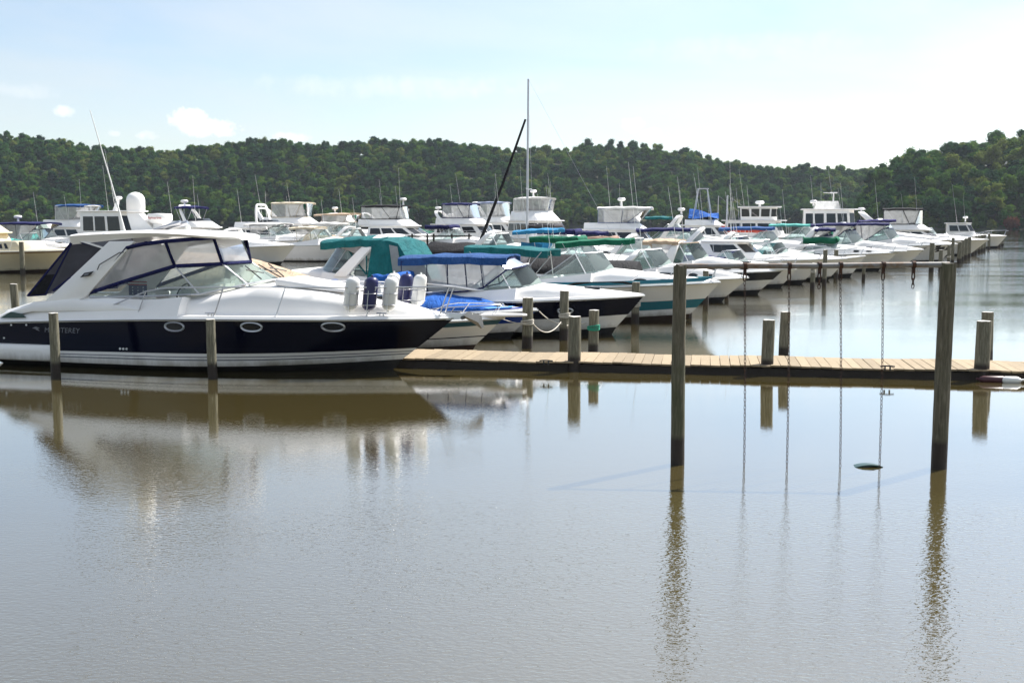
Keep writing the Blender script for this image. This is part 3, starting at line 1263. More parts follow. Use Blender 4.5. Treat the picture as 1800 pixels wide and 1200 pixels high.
    def front_windows(s, ob, fn, v0, v1, m=.06):
        for k in range(4):
            P = [fn(k, m, v0), fn(k, 1 - m, v0), fn(k, 1 - m, v1), fn(k, m, v1)]
            mb = MB()
            mb.sheet(P, 'dark_glass', .012)
            mb.build('front_window', ob, smooth=0)


def simple_bands(c='gelcoat_white', top='gelcoat_white', stripe=None, boot='gelcoat_white'):
    if stripe:
        return [(.10, boot), (.66, c), (.80, stripe), (1, top)]
    return [(.12, boot), (.86, c), (1, top)]


def express(label, px, d, zb, L, B=None, heading=-16, name='express_cruiser', bands=None, zs=None, over=None, top=None, encl=None, arch=None,
            aft=None, cover=None, rail=True, ws=None, hh=.5, deck='gelcoat_white', ant=1, ports=None, pulpit=False, radar=False, outb=None, glass='window_glass',
            roll=None, camper=None, group='boats moored in the marina', bottom='bottom_paint', cat='boat', seed=0, frame='aluminium', low=False, xw=None):
    """cabin cruiser with raked windscreen, optional arch, bimini, clear curtains and canvas"""
    B = B or L * .325
    zs = zs or zb * .80
    over = over or L * .13
    s = Boat(name, label, cat, px, d, heading, L, B, zb, zs, over, group)
    s.hull(bands or simple_bands(), bottom, 16)
    xw = xw if xw is not None else -L * .40       # foot of the windscreen
    xa = xw - L * .26
    s.deck([(-L, .10), (-L * .9, .20), (xa, .26), (xw - .5, hh * .85), (xw, hh), (xw * .55, hh * .62), (xw * .2, hh * .25), (0, .02)], xw - .55, zf=.35, mat=deck)
    ya = s.bs(s.u_of(xa)) - .26
    h = ws or .52
    wt = s.std_windshield(xa, xw - .75, xw, ya, h, .8, frame, glass)
    zt_ws = wt[-1][2]
    s.seats([(xw - 1.5, -B * .2), (xw - 1.5, B * .2)])
    if rail:
        s.rail(xw * .85, .48, 1.1, .15)
    if pulpit:
        s.pulpit()
    if d < 95 and not low:
        s.hatch(xw * .5, .45, .45)
    if ports:
        s.portlights(ports, .32, .40, .15)
    elif d < 75 and L > 8:      # small dark ports along the cabin side
        for q in range(2):
            for sg in (1, -1):
                x = xw * (.72 - .22 * q)
                mb = MB()
                P = []
                for k in range(12):
                    a = 2 * math.pi * k / 12
                    xx = x + .20 * math.cos(a)
                    u = s.u_of(xx)
                    bb = s.bs(u)
                    i = bb - min(.30, bb * .34)
                    v = .5 + .32 * math.sin(a)
                    hx = s.h(xx)
                    P.append((xx, sg * (lerp(i, i * .93, v) + .012), s.zsheer(u) + lerp(min(.06, hx), hx * .62, v)))
                mb.sheet(P, 'dark_glass', .014)
                mb.build('cabin_port', s.root, smooth=0)
    if arch:      # (x foot, x top, z top, chord foot, chord top, material)
        s.arch(arch[0], arch[1], s.bs(s.u_of(arch[0])) - .14, s.bs(s.u_of(arch[0])) - .34, arch[2], arch[3], arch[4], .11, arch[5] if len(arch) > 5 else 'gelcoat_white')
    if top:       # (x aft, x fwd, z, material, tilt)
        yb = s.bs(s.u_of((top[0] + top[1]) / 2)) - .30
        s.bimini(top[0], top[1], yb, top[2], top[3], tilt=top[4] if len(top) > 4 else .05, legs=0 if arch else 3, seed=seed)
        if encl:  # clear curtains from the windscreen (and coaming) up to the top
            xs_l, xs_h = [], []
            zt = top[2] - .12
            lowp = [Vector(p) for p in wt]
            highp = [Vector((max(top[0] + .25, lowp[0].x - .1), yb, zt)), Vector((lerp(top[0], top[1], .55), yb, zt)), Vector((top[1] - .12, yb * .96, zt)), Vector((top[1] + .02, yb * .55, zt + .03)), Vector((top[1] + .05, 0, zt + .06))]
            s.panels(lowp, highp, encl, splits=(2,))
            if aft == 'clear':
                la = [Vector((max(-L + .15, top[0] - .45), s.bs(0) - .28, s.zdeck(top[0]) + .02)), lowp[0]]
                ha = [Vector((top[0] + .03, yb, zt)), highp[0]]
                s.panels([la[0], lerp(la[0], la[1], .5), la[1]], [ha[0], lerp(ha[0], ha[1], .5), ha[1]], encl, splits=(1,))
    if camper:    # solid canvas from the top down to the stern
        xt, zt, mt = camper
        yb = s.bs(s.u_of(xt)) - .30
        rows = []
        for t in [k / 8 for k in range(9)]:
            x0, z0 = lerp(xt, -L + .25, t ** 1.25 * .35), zt - .04
            arcx = lerp(xt, -L * .99, t)
            zt_ = zt - .02 - (zt - s.zdeck(-L)) * max(0, (t - .35) / .65) ** 1.15
            half = s.bs(s.u_of(arcx)) - .2
            row = []
            for k in range(-6, 7):
                q = abs(k) / 6
                sg = 1 if k > 0 else -1
                if q < .67:
                    row.append((arcx, yb * (k / 4) * 1.0, zt_ + .06 * (1 - (q / .67) ** 2)))
                else:
                    e = (q - .67) / .33
                    row.append((arcx, sg * lerp(yb, half, e), lerp(zt_, s.zdeck(arcx), e)))
            rows.append(row)
        mb = MB()
        mb.grid(rows, mt)
        mb.build('camper_canvas', s.root, smooth=50)
    if cover:     # (material, ridge height above the coaming)
        s.cover(-L + .1, xa + (xw - xa) * .35, s.zdeck(xa) + .35, s.zdeck(-L) + cover[1], cover[0])
    if roll:      # (x aft, x fwd, z, material, r)
        yb = s.bs(s.u_of(roll[0])) - .18
        s.roll(roll[0], roll[1], yb, roll[2], roll[3], roll[4] if len(roll) > 4 else .12, seed=seed)
    if radar:
        s.radar(*radar)
    for k in range(min(ant, 1 + seed % 2)):
        xx = arch[1] if arch else xa
        zz = arch[2] if arch else s.zdeck(xa)
        s.antenna(xx, (-1) ** k * (s.B / 2 - .45), zz, 2.4 + .5 * ((seed * 7 + k * 3) % 4), -.12 - .05 * k)
    if outb is not None:
        for y in outb:
            s.outboard(y)
    return s


def flybridge(label, px, d, zb, L, B=None, heading=-16, name='flybridge_cruiser', bands=None, zs=None, hz=(1.05, 1.0), fx=None, top=None, encl=None, arch=None,
              mat='gelcoat_white', ant=2, radar=None, glass=True, rail=True, group='boats moored in the marina', house_w=None, seed=0, fly=True, roof=None, mast=None,
              house=None, cat='boat', spans=None, bottom='bottom_paint', brow=.35, rake=(.8, .2), frontwin=True):
    """motor yacht: deckhouse with dark windows, flying bridge, bimini with curtains, arch"""
    B = B or L * .33
    zs = zs or zb * .85
    s = Boat(name, label, cat, px, d, heading, L, B, zb, zs, L * .13, group, full=2.6)
    s.hull(bands or simple_bands(mat, mat), bottom, 16)
    x0, x1 = house or (-L * .80, -L * .34)
    s.deck([(-L, .06), (-L * .85, .14), (x1 - .2, .25), (x1 * .6, .22), (0, .02)], -L * .83, zf=.55, mat=mat)
    z0 = s.zdeck((x0 + x1) / 2) - .15
    z1 = z0 + hz[0] + .15
    y = house_w or B / 2 - .32
    ob, side, front = s.block(x0, x1, y, z0, z1, rake[0], rake[1], .92, mat)
    s.windows(ob, side, spans or [(.06, .30), (.34, .60), (.64, .90)], .42, .86, slant=.0)
    if frontwin:
        s.front_windows(ob, front, .42, .88)
    # brow / roof
    mb = MB()
    xr0, xr1 = x0 - .25, x1 - rake[0] * (z1 - z0) + brow
    mb.hexa([(xr0, -y, z1), (xr1 - .6, -y, z1), (xr1, -y * .45, z1), (xr1, y * .45, z1), (xr1 - .6, y, z1), (xr0, y, z1)],
            [(xr0, -y, z1 + .09), (xr1 - .6, -y, z1 + .09), (xr1, -y * .45, z1 + .09), (xr1, y * .45, z1 + .09), (xr1 - .6, y, z1 + .09), (xr0, y, z1 + .09)], mat)
    mb.build('roof', s.root, bevel=.04)
    zt = z1 + .09
    if fly:
        f0, f1 = fx or (x0 + .2, xr1 - .1)
        fo, fs, ff = s.block(f0, f1, y * .9, zt, zt + hz[1] * .62, 1.5, .0, .86, mat, 'flybridge_coaming', .05, .9)
        zf = zt + hz[1] * .62
        s.std = None
        # low screen round the bridge front
        xs = f1 - 1.5 * hz[1] * .62
        mb = MB()
        low = [(xs - 1.2, -y * .76, zf - .01), (xs - .75, -y * .74, zf - .01), (xs - .1, -y * .4, zf - .01), (xs, 0, zf - .01), (xs - .1, y * .4, zf - .01), (xs - .75, y * .74, zf - .01), (xs - 1.2, y * .76, zf - .01)]
        hi = [(p[0] - .2, p[1] * .95, p[2] + (.04 if i in (0, 6) else .22)) for i, p in enumerate(low)]
        mb.grid([low, hi], 'dark_glass')
        mb.build('bridge_screen', fo, smooth=20)
        if top:   # (dx aft, dx fwd, height above the bridge, material)
            ta, tf, tz, tm = top
            yb = y * .80
            s.bimini(xs + ta, xs + tf, yb, zf + tz, tm, legs=3, zl=zf - .05, seed=seed, tilt=.0)
            if encl:
                lo_ = [(xs + ta + .1, yb, zf), (xs - 1.2, yb * .98, zf), (xs - .75, yb * .95, zf), (xs - .1, yb * .5, zf), (xs, 0, zf)]
                zc = zf + tz - .10
                hi_ = [(xs + ta + .1, yb * .97, zc), (lerp(xs + ta, xs + tf, .5), yb * .97, zc), (xs + tf - .25, yb * .95, zc), (xs + tf, yb * .5, zc + .02), (xs + tf + .02, 0, zc + .05)]
                s.panels(lo_, hi_, encl, splits=(1, 2), w=.035)
    if arch:      # (x foot, x top, height above the roof, chord foot, chord top)
        s.arch(arch[0], arch[1], y * .92, y * .72, zt + arch[2], arch[3], arch[4], .12, mat, zb=zt - .05)
        if radar:
            s.radar(arch[1], 0, zt + arch[2] + .2, .30)
    elif radar:
        s.radar(radar[0], 0, zt + radar[1], .30, post=.4)
    if mast:      # (x, height)
        mb = MB()
        mb.hexa([(mast[0] - .22, -.12, zt), (mast[0] + .12, -.12, zt), (mast[0] + .12, .12, zt), (mast[0] - .22, .12, zt)],
                [(mast[0] + .1, -.07, zt + mast[1]), (mast[0] + .32, -.07, zt + mast[1]), (mast[0] + .32, .07, zt + mast[1]), (mast[0] + .1, .07, zt + mast[1])], mat)
        mb.build('radar_mast', s.root, bevel=.02)
        s.radar(mast[0] + .25, 0, zt + mast[1] + .12, .30, post=.15)
    if rail:
        s.rail(x1 * 1.0, .6, 1.2, .2, mid=False)
    for k in range(min(ant, 2)):
        s.antenna(lerp(x0, x1, .35 + .2 * k), (-1) ** k * y * .9, zt + .05, 2.6 + .7 * ((seed * 5 + k * 2) % 4), -.10 + .06 * ((seed + k) % 3 - 1))
    s.zt, s.y = zt, y
    return s


# ------------------------------------------------------------------ the near navy cruiser
def near_cruiser():
    L, B = 10.35, 3.3
    bow = at_z(800, 557, 1.17)
    s = Boat('cabin_cruiser', 'large navy and white cabin cruiser with white hardtop moored nearest the camera', 'boat', 800, bow.y, -14, L, B, 1.17, .98, 1.45, 'boats moored in the marina', .12, 2.5)
    s.root.location.x = bow.x
    s.hump = .12
    s.hull([(.12, 'gelcoat_white'), (.145, 'stripe_grey'), (.185, 'gelcoat_white'), (.205, 'stripe_grey'), (.27, 'gelcoat_white'), (.97, 'gelcoat_navy'), (1, 'gelcoat_white')], n=40)
    hp = [(-L, .10), (-9.7, .20), (-8.9, .44), (-8.0, .48), (-6.4, .38), (-5.3, .46), (-4.4, .64), (-3.9, .66), (-2.6, .53), (-1.3, .29), (-.5, .11), (0, .02)]
    s.deck(hp, -5.6, zf=.55, n=44, coam=.26)
    wb = [(-7.85, 1.36, 1.55), (-6.7, 1.31, 1.58), (-5.35, 1.14, 1.64), (-4.45, .72, 1.85), (-4.02, 0, 1.93)]
    wt = [(-7.95, 1.35, 1.62), (-6.9, 1.22, 1.95), (-5.95, 1.08, 2.23), (-5.05, .66, 2.27), (-4.72, 0, 2.29)]
    s.windshield(wb, wt, 'aluminium', r=.02, mull=(2, 3))
    hi = [(-7.0, 1.24, 2.62), (-6.62, 1.21, 2.70), (-6.12, 1.15, 2.76), (-5.2, .74, 2.84), (-4.98, 0, 2.86)]
    s.panels(wt, hi, 'canvas_navy', splits=(2, 3), w=.045)
    # hardtop: crowned slab, deep at the after end, thin at the brow
    rings = []
    for i in range(15):
        t = i / 14
        x = lerp(-8.35, -4.72, t)
        yy = 1.30 - .12 * t
        if t > .8:
            yy *= math.sqrt(max(.18, 1 - ((t - .8) / .22) ** 2))
        z1 = 2.93 + .10 * math.sin(math.pi * min(1, .1 + t * .75)) - .10 * max(0, t - .55)
        th = lerp(.20, .035, min(1, t * 1.3))
        up = [(x, yy * math.sin(a), z1 + .07 * math.cos(a) - .09) for a in [lerp(-math.pi / 2, math.pi / 2, k / 10) for k in range(11)]]
        dn = [(x, yy * .95 * (1 - 2 * k / 10), z1 - .09 - (th if k in (0, 10) else .06)) for k in range(11)]
        rings.append(up + dn)
    mb = MB()
    mb.loft(rings, 'gelcoat_white')
    top = mb.build('hardtop', s.root, smooth=40)
    for sg in (1, -1):
        P = lambda x, y, z: (x, sg * y, z)
        mb = MB()
        o = [P(-7.42, 1.26, 2.76), P(-6.80, 1.24, 2.76), P(-7.90, 1.42, 1.58), P(-8.25, 1.45, 1.40), P(-9.05, 1.46, 1.36), P(-8.62, 1.44, 1.70)]
        i_ = [(x, y - sg * .13, z) for x, y, z in o]
        mb.loft([o, i_], 'gelcoat_white')
        leg = mb.build('hardtop_leg', s.root, bevel=.03, seg=2)
        mb = MB()   # brace from the leg to the after end of the top
        mb.hexa([P(-8.32, 1.24, 2.80), P(-8.18, 1.24, 2.80), P(-8.18, 1.17, 2.80), P(-8.32, 1.17, 2.80)], [P(-7.42, 1.27, 2.56), P(-7.30, 1.27, 2.56), P(-7.30, 1.2, 2.56), P(-7.42, 1.2, 2.56)], 'gelcoat_white')
        mb.build('hardtop_brace', s.root)
        mb = MB()   # maker's plate and handrail on the leg
        mb.sheet([P(-8.02, 1.445, 1.98), P(-7.80, 1.425, 2.02), P(-7.70, 1.415, 2.12), P(-7.92, 1.432, 2.08)], 'black_plastic', .02)
        pl = mb.build('name_plate', leg)
        mb = MB()
        mb.sheet([P(-7.93, 1.455, 2.02), P(-7.83, 1.447, 2.04), P(-7.79, 1.44, 2.08), P(-7.89, 1.448, 2.06)], 'emblem_silver', .012)
        mb.build('emblem', leg)
        mb = MB()
        mb.tube([P(-7.62, 1.405, 2.15), P(-7.56, 1.41, 2.26), P(-7.1, 1.35, 2.52), P(-7.02, 1.32, 2.53)], .012, 'rubber_grey', 6)
        mb.build('grab_rail', leg)
        # after curtains: mesh triangle and black side curtain
        mb = MB()
        a, q, c, e = P(-8.30, 1.22, 2.78), P(-7.45, 1.24, 2.56), P(-8.72, 1.42, 1.68), P(-9.42, 1.36, 1.55)
        m1 = tuple(lerp(Vector(a), Vector(e), .97) + Vector((.42, 0, 0)))
        mb.face([a, q, c, m1], 'mesh_canvas')
        pn = mb.build('mesh_curtain', s.root, smooth=0)
        mb = MB()
        mb.tube([a, q, c], .03, 'canvas_navy', 5)
        mb.tube([a, m1, e, a], .025, 'canvas_navy', 5)
        mb.build('canvas_trim', pn)
        mb = MB()
        k1, k2 = lerp(Vector(a), Vector(e), .62), lerp(Vector(a), Vector(m1), .62)
        mb.face([k1, k2, m1, e], 'canvas_black')
        mb.face([a, k2, k1], 'mesh_canvas')
        mb.build('black_curtain', s.root, smooth=0)
    mb = MB()
    mb.face([(-8.30, 1.22, 2.78), (-8.30, -1.22, 2.78), (-9.42, -1.36, 1.55), (-9.42, 1.36, 1.55)], 'mesh_canvas')
    mb.build('stern_curtain', s.root, smooth=0)
    mb = MB()   # after-deck sunpad and stern bulwark moulding
    for sg in (1, -1):
        pts = [(-10.3, 1.30, 1.05), (-9.9, 1.44, 1.20), (-9.2, 1.50, 1.38), (-8.2, 1.52, 1.46), (-7.2, 1.53, 1.42), (-6.3, 1.53, 1.31), (-5.6, 1.53, 1.22)]
        rg = []
        for i, (x, y, z) in enumerate(pts):
            k = 1 - abs(i - 3) / 4.2
            y = min(y, s.bs(s.u_of(x)) + .015)
            rg.append([(x, sg * y, z - .20 * k), (x, sg * (y + .012), z - .05 * k), (x, sg * (y - .05), z + .05 * k), (x, sg * (y - .22), z)])
        mb.loft(rg, 'gelcoat_white')
    mb.build('quarter_moulding', s.root, smooth=45)
    mb = MB()
    mb.hexa([(-10.25, -1.2, .95), (-9.4, -1.2, 1.1), (-9.4, 1.2, 1.1), (-10.25, 1.2, .95)], [(-10.2, -1.15, 1.2), (-9.4, -1.15, 1.42), (-9.4, 1.15, 1.42), (-10.2, 1.15, 1.2)], 'vinyl_white')
    mb.build('sun_pad', s.root, bevel=.06, seg=3)
    mb = MB()   # swim platform wrapping the quarter
    o = [(-11.3, -1.2), (-11.1, -1.5), (-10.2, -1.60), (-9.0, -1.60), (-8.72, -1.56), (-8.9, -1.3), (-10.2, -1.25), (-10.2, 1.25), (-8.9, 1.3), (-8.72, 1.56), (-9.0, 1.60), (-10.2, 1.60), (-11.1, 1.5), (-11.3, 1.2)]
    mb.loft([[(x, y, .16) for x, y in o], [(x, y * 1.01, .40) for x, y in o], [(x + .03, y * .985, .50) for x, y in o]], 'gelcoat_white')
    mb.build('swim_platform', s.root, bevel=.025)
    for sg in (1, -1):
        mb = MB()
        mb.sheet([(-10.05, sg * 1.485, 1.06), (-9.35, sg * 1.53, 1.09), (-9.45, sg * 1.53, 1.17), (-9.75, sg * 1.50, 1.21)], 'swing_green', .02)
        mb.build('quarter_vent', s.root)
    s.rail(-7.9, .60, 1.35, .62, .016, split=True)
    s.portlights([-5.68, -3.95, -2.30], .17, .44, .19)
    for x in (-7.05, -6.97, -6.89):
        mb = MB()
        q = s.surf(x, .47, -1, .0)
        mb.tube([q, q + Vector((0, -.02, 0))], .025, 'steel', 10)
        mb.build('drain_fitting', s.hull_ob)
    for x, z in ((-9.75, .92), (-9.35, .93), (-10.0, .62)):
        mb = MB()
        q = s.surf(x, z, -1, .0)
        mb.tube([q, q + Vector((0, -.018, 0))], .02, 'steel', 8)
        mb.build('vent_fitting', s.hull_ob)
    # builder's name and mark on the topside, both sides
    for sg in (-1, 1):
        cu = bpy.data.curves.new('hull_lettering', 'FONT')
        cu.body = 'MONTEREY'
        cu.size = .16
        cu.shear = .25
        cu.space_character = 1.05
        tmp = bpy.data.objects.new('tmp', cu)
        COL.objects.link(tmp)
        dg = bpy.context.evaluated_depsgraph_get()
        me = bpy.data.meshes.new_from_object(tmp.evaluated_get(dg))
        bpy.data.objects.remove(tmp)
        for v in me.vertices:
            x, z = v.co.x * 1.05, v.co.y
            xx = (-8.92 + x) if sg < 0 else (-8.05 - x)
            v.co = s.surf(xx, .78 + z, sg, .005)
        me.materials.clear()
        me.materials.append(MATS['emblem_silver'])
        ob = bpy.data.objects.new('hull_lettering', me)
        COL.objects.link(ob)
        ob.parent = s.hull_ob
        mb = MB()
        for pts in ([(-9.22, .86), (-9.12, .90), (-9.02, .87), (-9.10, .84)], [(-9.14, .83), (-9.08, .86), (-9.03, .80)]):
            mb.face([s.surf(x, z, sg, .006) for x, z in pts], 'emblem_silver')
        mb.build('hull_emblem', s.hull_ob, smooth=0)
    # electronics on the hardtop
    mb = MB()
    mb.hexa([(-7.55, -.16, 2.95), (-6.95, -.16, 2.95), (-6.95, .16, 2.95), (-7.55, .16, 2.95)], [(-7.70, -.13, 3.38), (-7.38, -.13, 3.38), (-7.38, .13, 3.38), (-7.70, .13, 3.38)], 'gelcoat_white')
    mb.build('dome_pedestal', s.root, bevel=.03)
    mb = MB()
    mb.lathe([(.17, -.02), (.20, .0), (.205, .05), (.20, .06), (.205, .07), (.205, .26), (.19, .33), (.15, .39), (.08, .43), (.01, .445)], (-7.52, 0, 3.40), 'gelcoat_white', 24)
    mb.build('satellite_dome', s.root, smooth=50)
    mb = MB()
    mb.hexa([(-7.05, -.10, 2.95), (-6.75, -.10, 2.95), (-6.75, .10, 2.95), (-7.05, .10, 2.95)], [(-7.0, -.12, 3.17), (-6.8, -.12, 3.17), (-6.8, .12, 3.17), (-7.0, .12, 3.17)], 'gelcoat_white')
    mb.lathe([(.14, .0), (.22, .04), (.275, .10), (.275, .20), (.25, .235), (.05, .245)], (-6.92, 0, 3.12), 'gelcoat_white', 24)
    rd = mb.build('radar_dome', s.root, smooth=50)
    cu = bpy.data.curves.new('lettering', 'FONT')
    cu.body = 'Raymarine'
    cu.size = .085
    cu.align_x = 'CENTER'
    tmp = bpy.data.objects.new('tmp', cu)
    COL.objects.link(tmp)
    dg = bpy.context.evaluated_depsgraph_get()
    me = bpy.data.meshes.new_from_object(tmp.evaluated_get(dg))
    bpy.data.objects.remove(tmp)
    for v in me.vertices:
        a = v.co.x / .279 - math.pi / 2
        v.co = Vector((-6.92 + .2785 * math.cos(a), .2785 * math.sin(a), 3.24 + v.co.y))
    me.materials.clear()
    me.materials.append(MATS['flag_red'])
    ob = bpy.data.objects.new('lettering', me)
    COL.objects.link(ob)
    ob.parent = rd
    mb = MB()
    for k in (0, 1):
        mb.tube([(-6.75 + .12 * k, -.55 + .1 * k, 3.0), (-6.15 + .12 * k, -.45 + .1 * k, 3.16)], .03, 'steel', 8, .05)
    mb.build('air_horn', s.root)
    mb = MB()
    mb.lathe([(.05, 0), (.06, .05), (.04, .12), (.0, .13)], (-6.4, .3, 2.98), 'vinyl_white', 10)
    mb.build('navigation_light', s.root)
    s.antenna(-7.2, -.95, 2.98, 2.6, -.29, 0, .022)
    # cockpit: helm, seat, striped towel
    s.seats([(-6.6, -.55), (-6.6, .55), (-8.3, -.9)])
    mb = MB()
    mb.hexa([(-5.75, -1.0, .8), (-5.62, -1.0, .8), (-5.62, 1.0, .8), (-5.75, 1.0, .8)], [(-5.95, -1.0, 1.68), (-5.62, -1.0, 1.78), (-5.62, 1.0, 1.78), (-5.95, 1.0, 1.68)], 'gelcoat_ivory')
    mb.build('helm_console', s.root, bevel=.03)
    mb = MB()
    c0 = Vector((-6.08, -.55, 1.66))
    mb.tube([c0 + Vector((.10 * math.cos(a), .2 * math.sin(a), .17 * math.cos(a))) for a in [2 * math.pi * k / 18 for k in range(19)]], .016, 'black_plastic', 6)
    for a in (0, 2.1, 4.2):
        mb.tube([c0, c0 + Vector((.10 * math.cos(a), .2 * math.sin(a), .17 * math.cos(a)))], .012, 'steel', 5)
    mb.build('steering_wheel', s.root)
    mb = MB()
    mb.sheet([(-7.18, -.92, 1.58), (-6.74, -.92, 1.58), (-6.74, -.92, 1.80), (-7.18, -.92, 1.80)], 'flag_navy', .02)
    for k in range(4):
        z = 1.80 + .028 * k
        mb.sheet([(-7.2 + .01 * k, -.92, z), (-6.74, -.92, z), (-6.74, -.92, z + .03), (-7.2 + .01 * k, -.92, z + .03)], 'flag_red' if k % 2 == 0 else 'vinyl_white', .022)
    for i in range(3):
        for j in range(3):
            cx, cz = -7.08 + .13 * i, 1.62 + .065 * j
            mb.face([(cx + (.022 if k % 2 else .009) * math.cos(k * math.pi / 5), -.934, cz + (.022 if k % 2 else .009) * math.sin(k * math.pi / 5)) for k in range(10)], 'vinyl_white')
    mb.build('striped_towel', s.root, smooth=0)
    mb = MB()   # wipers over the windscreen
    for y in (-.55, .1, .6):
        mb.tube([(-4.0 - .35 * abs(y), y, 1.95), (-4.75, y + .35, 2.22)], .014, 'black_plastic', 5)
        mb.tube([(-4.62, y + .15, 2.14), (-4.35, y + .45, 2.06)], .014, 'black_plastic', 5)
    mb.build('windscreen_wiper', s.root)
    s.hatch(-2.7, .55, .55)
    s.hatch(-1.7, .4, .4)
    mb = MB()
    mb.hexa([(-3.8, -.75, 1.83), (-2.2, -.6, 1.68), (-2.2, .6, 1.68), (-3.8, .75, 1.83)], [(-3.8, -.70, 1.98), (-2.25, -.55, 1.77), (-2.25, .55, 1.77), (-3.8, .70, 1.98)], 'deck_nonskid')
    mb.build('foredeck_pad', s.deck_ob, bevel=.04)
    for x in (-1.35, -4.9, -8.8):
        for sg in (1, -1):
            p = s.at_x(x, 1, sg)
            mb = MB()
            z = p.z + .06
            mb.tube([(x - .11, p.y * .93, z + .05), (x + .11, p.y * .93, z + .05)], .016, 'steel', 6)
            mb.tube([(x - .04, p.y * .93, z - .03), (x - .04, p.y * .93, z + .05)], .016, 'steel', 6)
            mb.tube([(x + .04, p.y * .93, z - .03), (x + .04, p.y * .93, z + .05)], .016, 'steel', 6)
            mb.build('cleat', s.deck_ob)
    # bow roller and plough anchor
    mb = MB()
    mb.tube([(-.75, 0, 1.27), (.08, 0, 1.22), (.38, 0, 1.23), (.56, 0, 1.12)], .035, 'steel', 8)
    mb.loft([[(.30, 0, 1.30), (.20, .10, 1.22), (.12, 0, 1.20), (.20, -.10, 1.22)], [(.58, 0, 1.22), (.55, .16, 1.08), (.40, 0, 1.05), (.55, -.16, 1.08)], [(.64, 0, .96), (.60, .04, .95), (.56, 0, .94), (.60, -.04, .95)]], 'anchor_grey')
    mb.build('anchor', s.root, smooth=30)
    mb = MB()
    for sg in (1, -1):
        mb.sheet([(-.25, sg * .07, 1.10), (.15, sg * .06, 1.13), (.26, sg * .06, 1.24), (-.2, sg * .07, 1.24)], 'steel', .015)
    mb.tube([(.18, -.08, 1.16), (.18, .08, 1.16)], .04, 'rubber_grey', 8)
    mb.build('bow_roller', s.root)
    return s


NC = near_cruiser()


def fender(label, boat, x, y, z, mat, r=.15, ln=.70, lean=.12):
    """inflated fender standing in the bow-rail basket"""
    root = empty('fender', boat.root.matrix_basis @ Vector((x, y, z)), boat.root.rotation_euler.z)
    tag(root, label, 'fender', 'fenders in the bow rail of the navy cruiser')
    mb = MB()
    prof = [(.02, 0), (r * .55, .015), (r * .9, .07), (r, .13), (r, ln - .13), (r * .9, ln - .06), (r * .55, ln - .01), (.02, ln)]
    mb.lathe(prof, (0, 0, 0), mat, 18)
    for v in mb.v:
        v.x += lean * v.z
    body = mb.build('fender_body', root, smooth=60)
    for q0, q1 in (((lean * ln, 0, ln - .02), (lean * ln + .01, 0, ln + .04)), ((0, 0, -.03), (0, 0, .02))):
        mb = MB()
        mb.tube([q0, q1], .022, mat, 8)
        mb.build('fender_eye', body)
    mb = MB()   # stainless basket hoops that hold it
    for h in (.12, .36):
        mb.tube([(lean * h + (r + .012) * math.cos(a), (r + .012) * math.sin(a), h) for a in [2 * math.pi * k / 16 for k in range(17)]], .007, 'steel', 5)
    mb.tube([(.02, -r - .015, -.02), (lean * .4 + .02, -r - .015, .42)], .007, 'steel', 5)
    mb.build('fender_basket', root)


for i, (x, c, lab) in enumerate([(-1.98, 'vinyl_white', 'white fender nearest the windscreen in the near-side bow rail'), (-1.62, 'vinyl_navy', 'navy fender between two white ones in the near-side bow rail'), (-1.24, 'vinyl_white', 'white fender nearest the bow in the near-side bow rail')]):
    p = NC.at_x(x, 1, -1)
    fender(lab, NC, x, p.y * .86, p.z + .16, c)
for i, (x, c, lab) in enumerate([(-1.78, 'vinyl_white', 'white fender nearest the windscreen in the far-side bow rail'), (-1.43, 'vinyl_navy', 'navy fender with white hoops in the far-side bow rail'), (-1.05, 'vinyl_white', 'white fender nearest the bow in the far-side bow rail')]):
    p = NC.at_x(x, 1, 1)
    fender(lab, NC, x, p.y * .86, p.z + .16, c)


# ------------------------------------------------------------------ swing frame standing in the flooded foreground
def wobble_pole(mb, p0, p1, r0, r1, mat, n=14, rings=14, seed=0, top='pile_top', rag=0.0):
    g = random.Random(seed)
    p0, p1 = Vector(p0), Vector(p1)
    ph = g.uniform(0, 6)
    rows = []
    for i in range(rings + 1):
        t = i / rings
        c = lerp(p0, p1, t) + Vector((math.sin(ph + t * 4) * .012, math.cos(ph + t * 3) * .012, 0))
        r = lerp(r0, r1, t)
        rows.append([c + Vector((math.cos(2 * math.pi * k / n), math.sin(2 * math.pi * k / n), 0)) * r * (1 + .035 * math.sin(3 * k + ph + t * 2) + g.uniform(-.015, .015)) for k in range(n)])
    rows[-1] = [p + Vector((0, 0, g.uniform(-rag, rag))) for p in rows[-1]]
    mb.grid(rows, mat, True)
    c = p1 + Vector((0, 0, .01))
    for k in range(n):
        mb.face([rows[-1][k], rows[-1][(k + 1) % n], c], top)


sl0, sr0 = at_z(1190, 815), at_z(1648, 822)
sl1, sr1 = at_Y(1197, 466, sl0.y), at_Y(1669, 463, sr0.y)
frame = empty('swing_set', (sl0 + sr0) / 2, 0)
tag(frame, 'timber swing frame with rusty pipe crossbar standing in the flooded foreground', 'swing set')
C0 = frame.location.copy()
for a, c, sd in ((sl0, sl1, 3), (sr0, sr1, 8)):
    mb = MB()
    wobble_pole(mb, a - C0 - Vector((0, 0, .8)) - (c - a) * .25, c - C0, .092 if sd == 3 else .098, .086 if sd == 3 else .098, 'timber_swing', 18, 26, sd, 'timber_dark', .02)
    mb.build('post', frame, smooth=50)
bl, br = sl1 - C0, sr1 - C0
bz = lambda t: lerp(bl, br, t) + Vector((0, -.0, -.015))
mb = MB()
mb.tube([bz(-.005), bz(.25), bz(.5) - Vector((0, 0, .008)), bz(.75), bz(1.0)], .036, 'galvanised_rusty', 12)
mb.build('crossbar', frame, smooth=60)


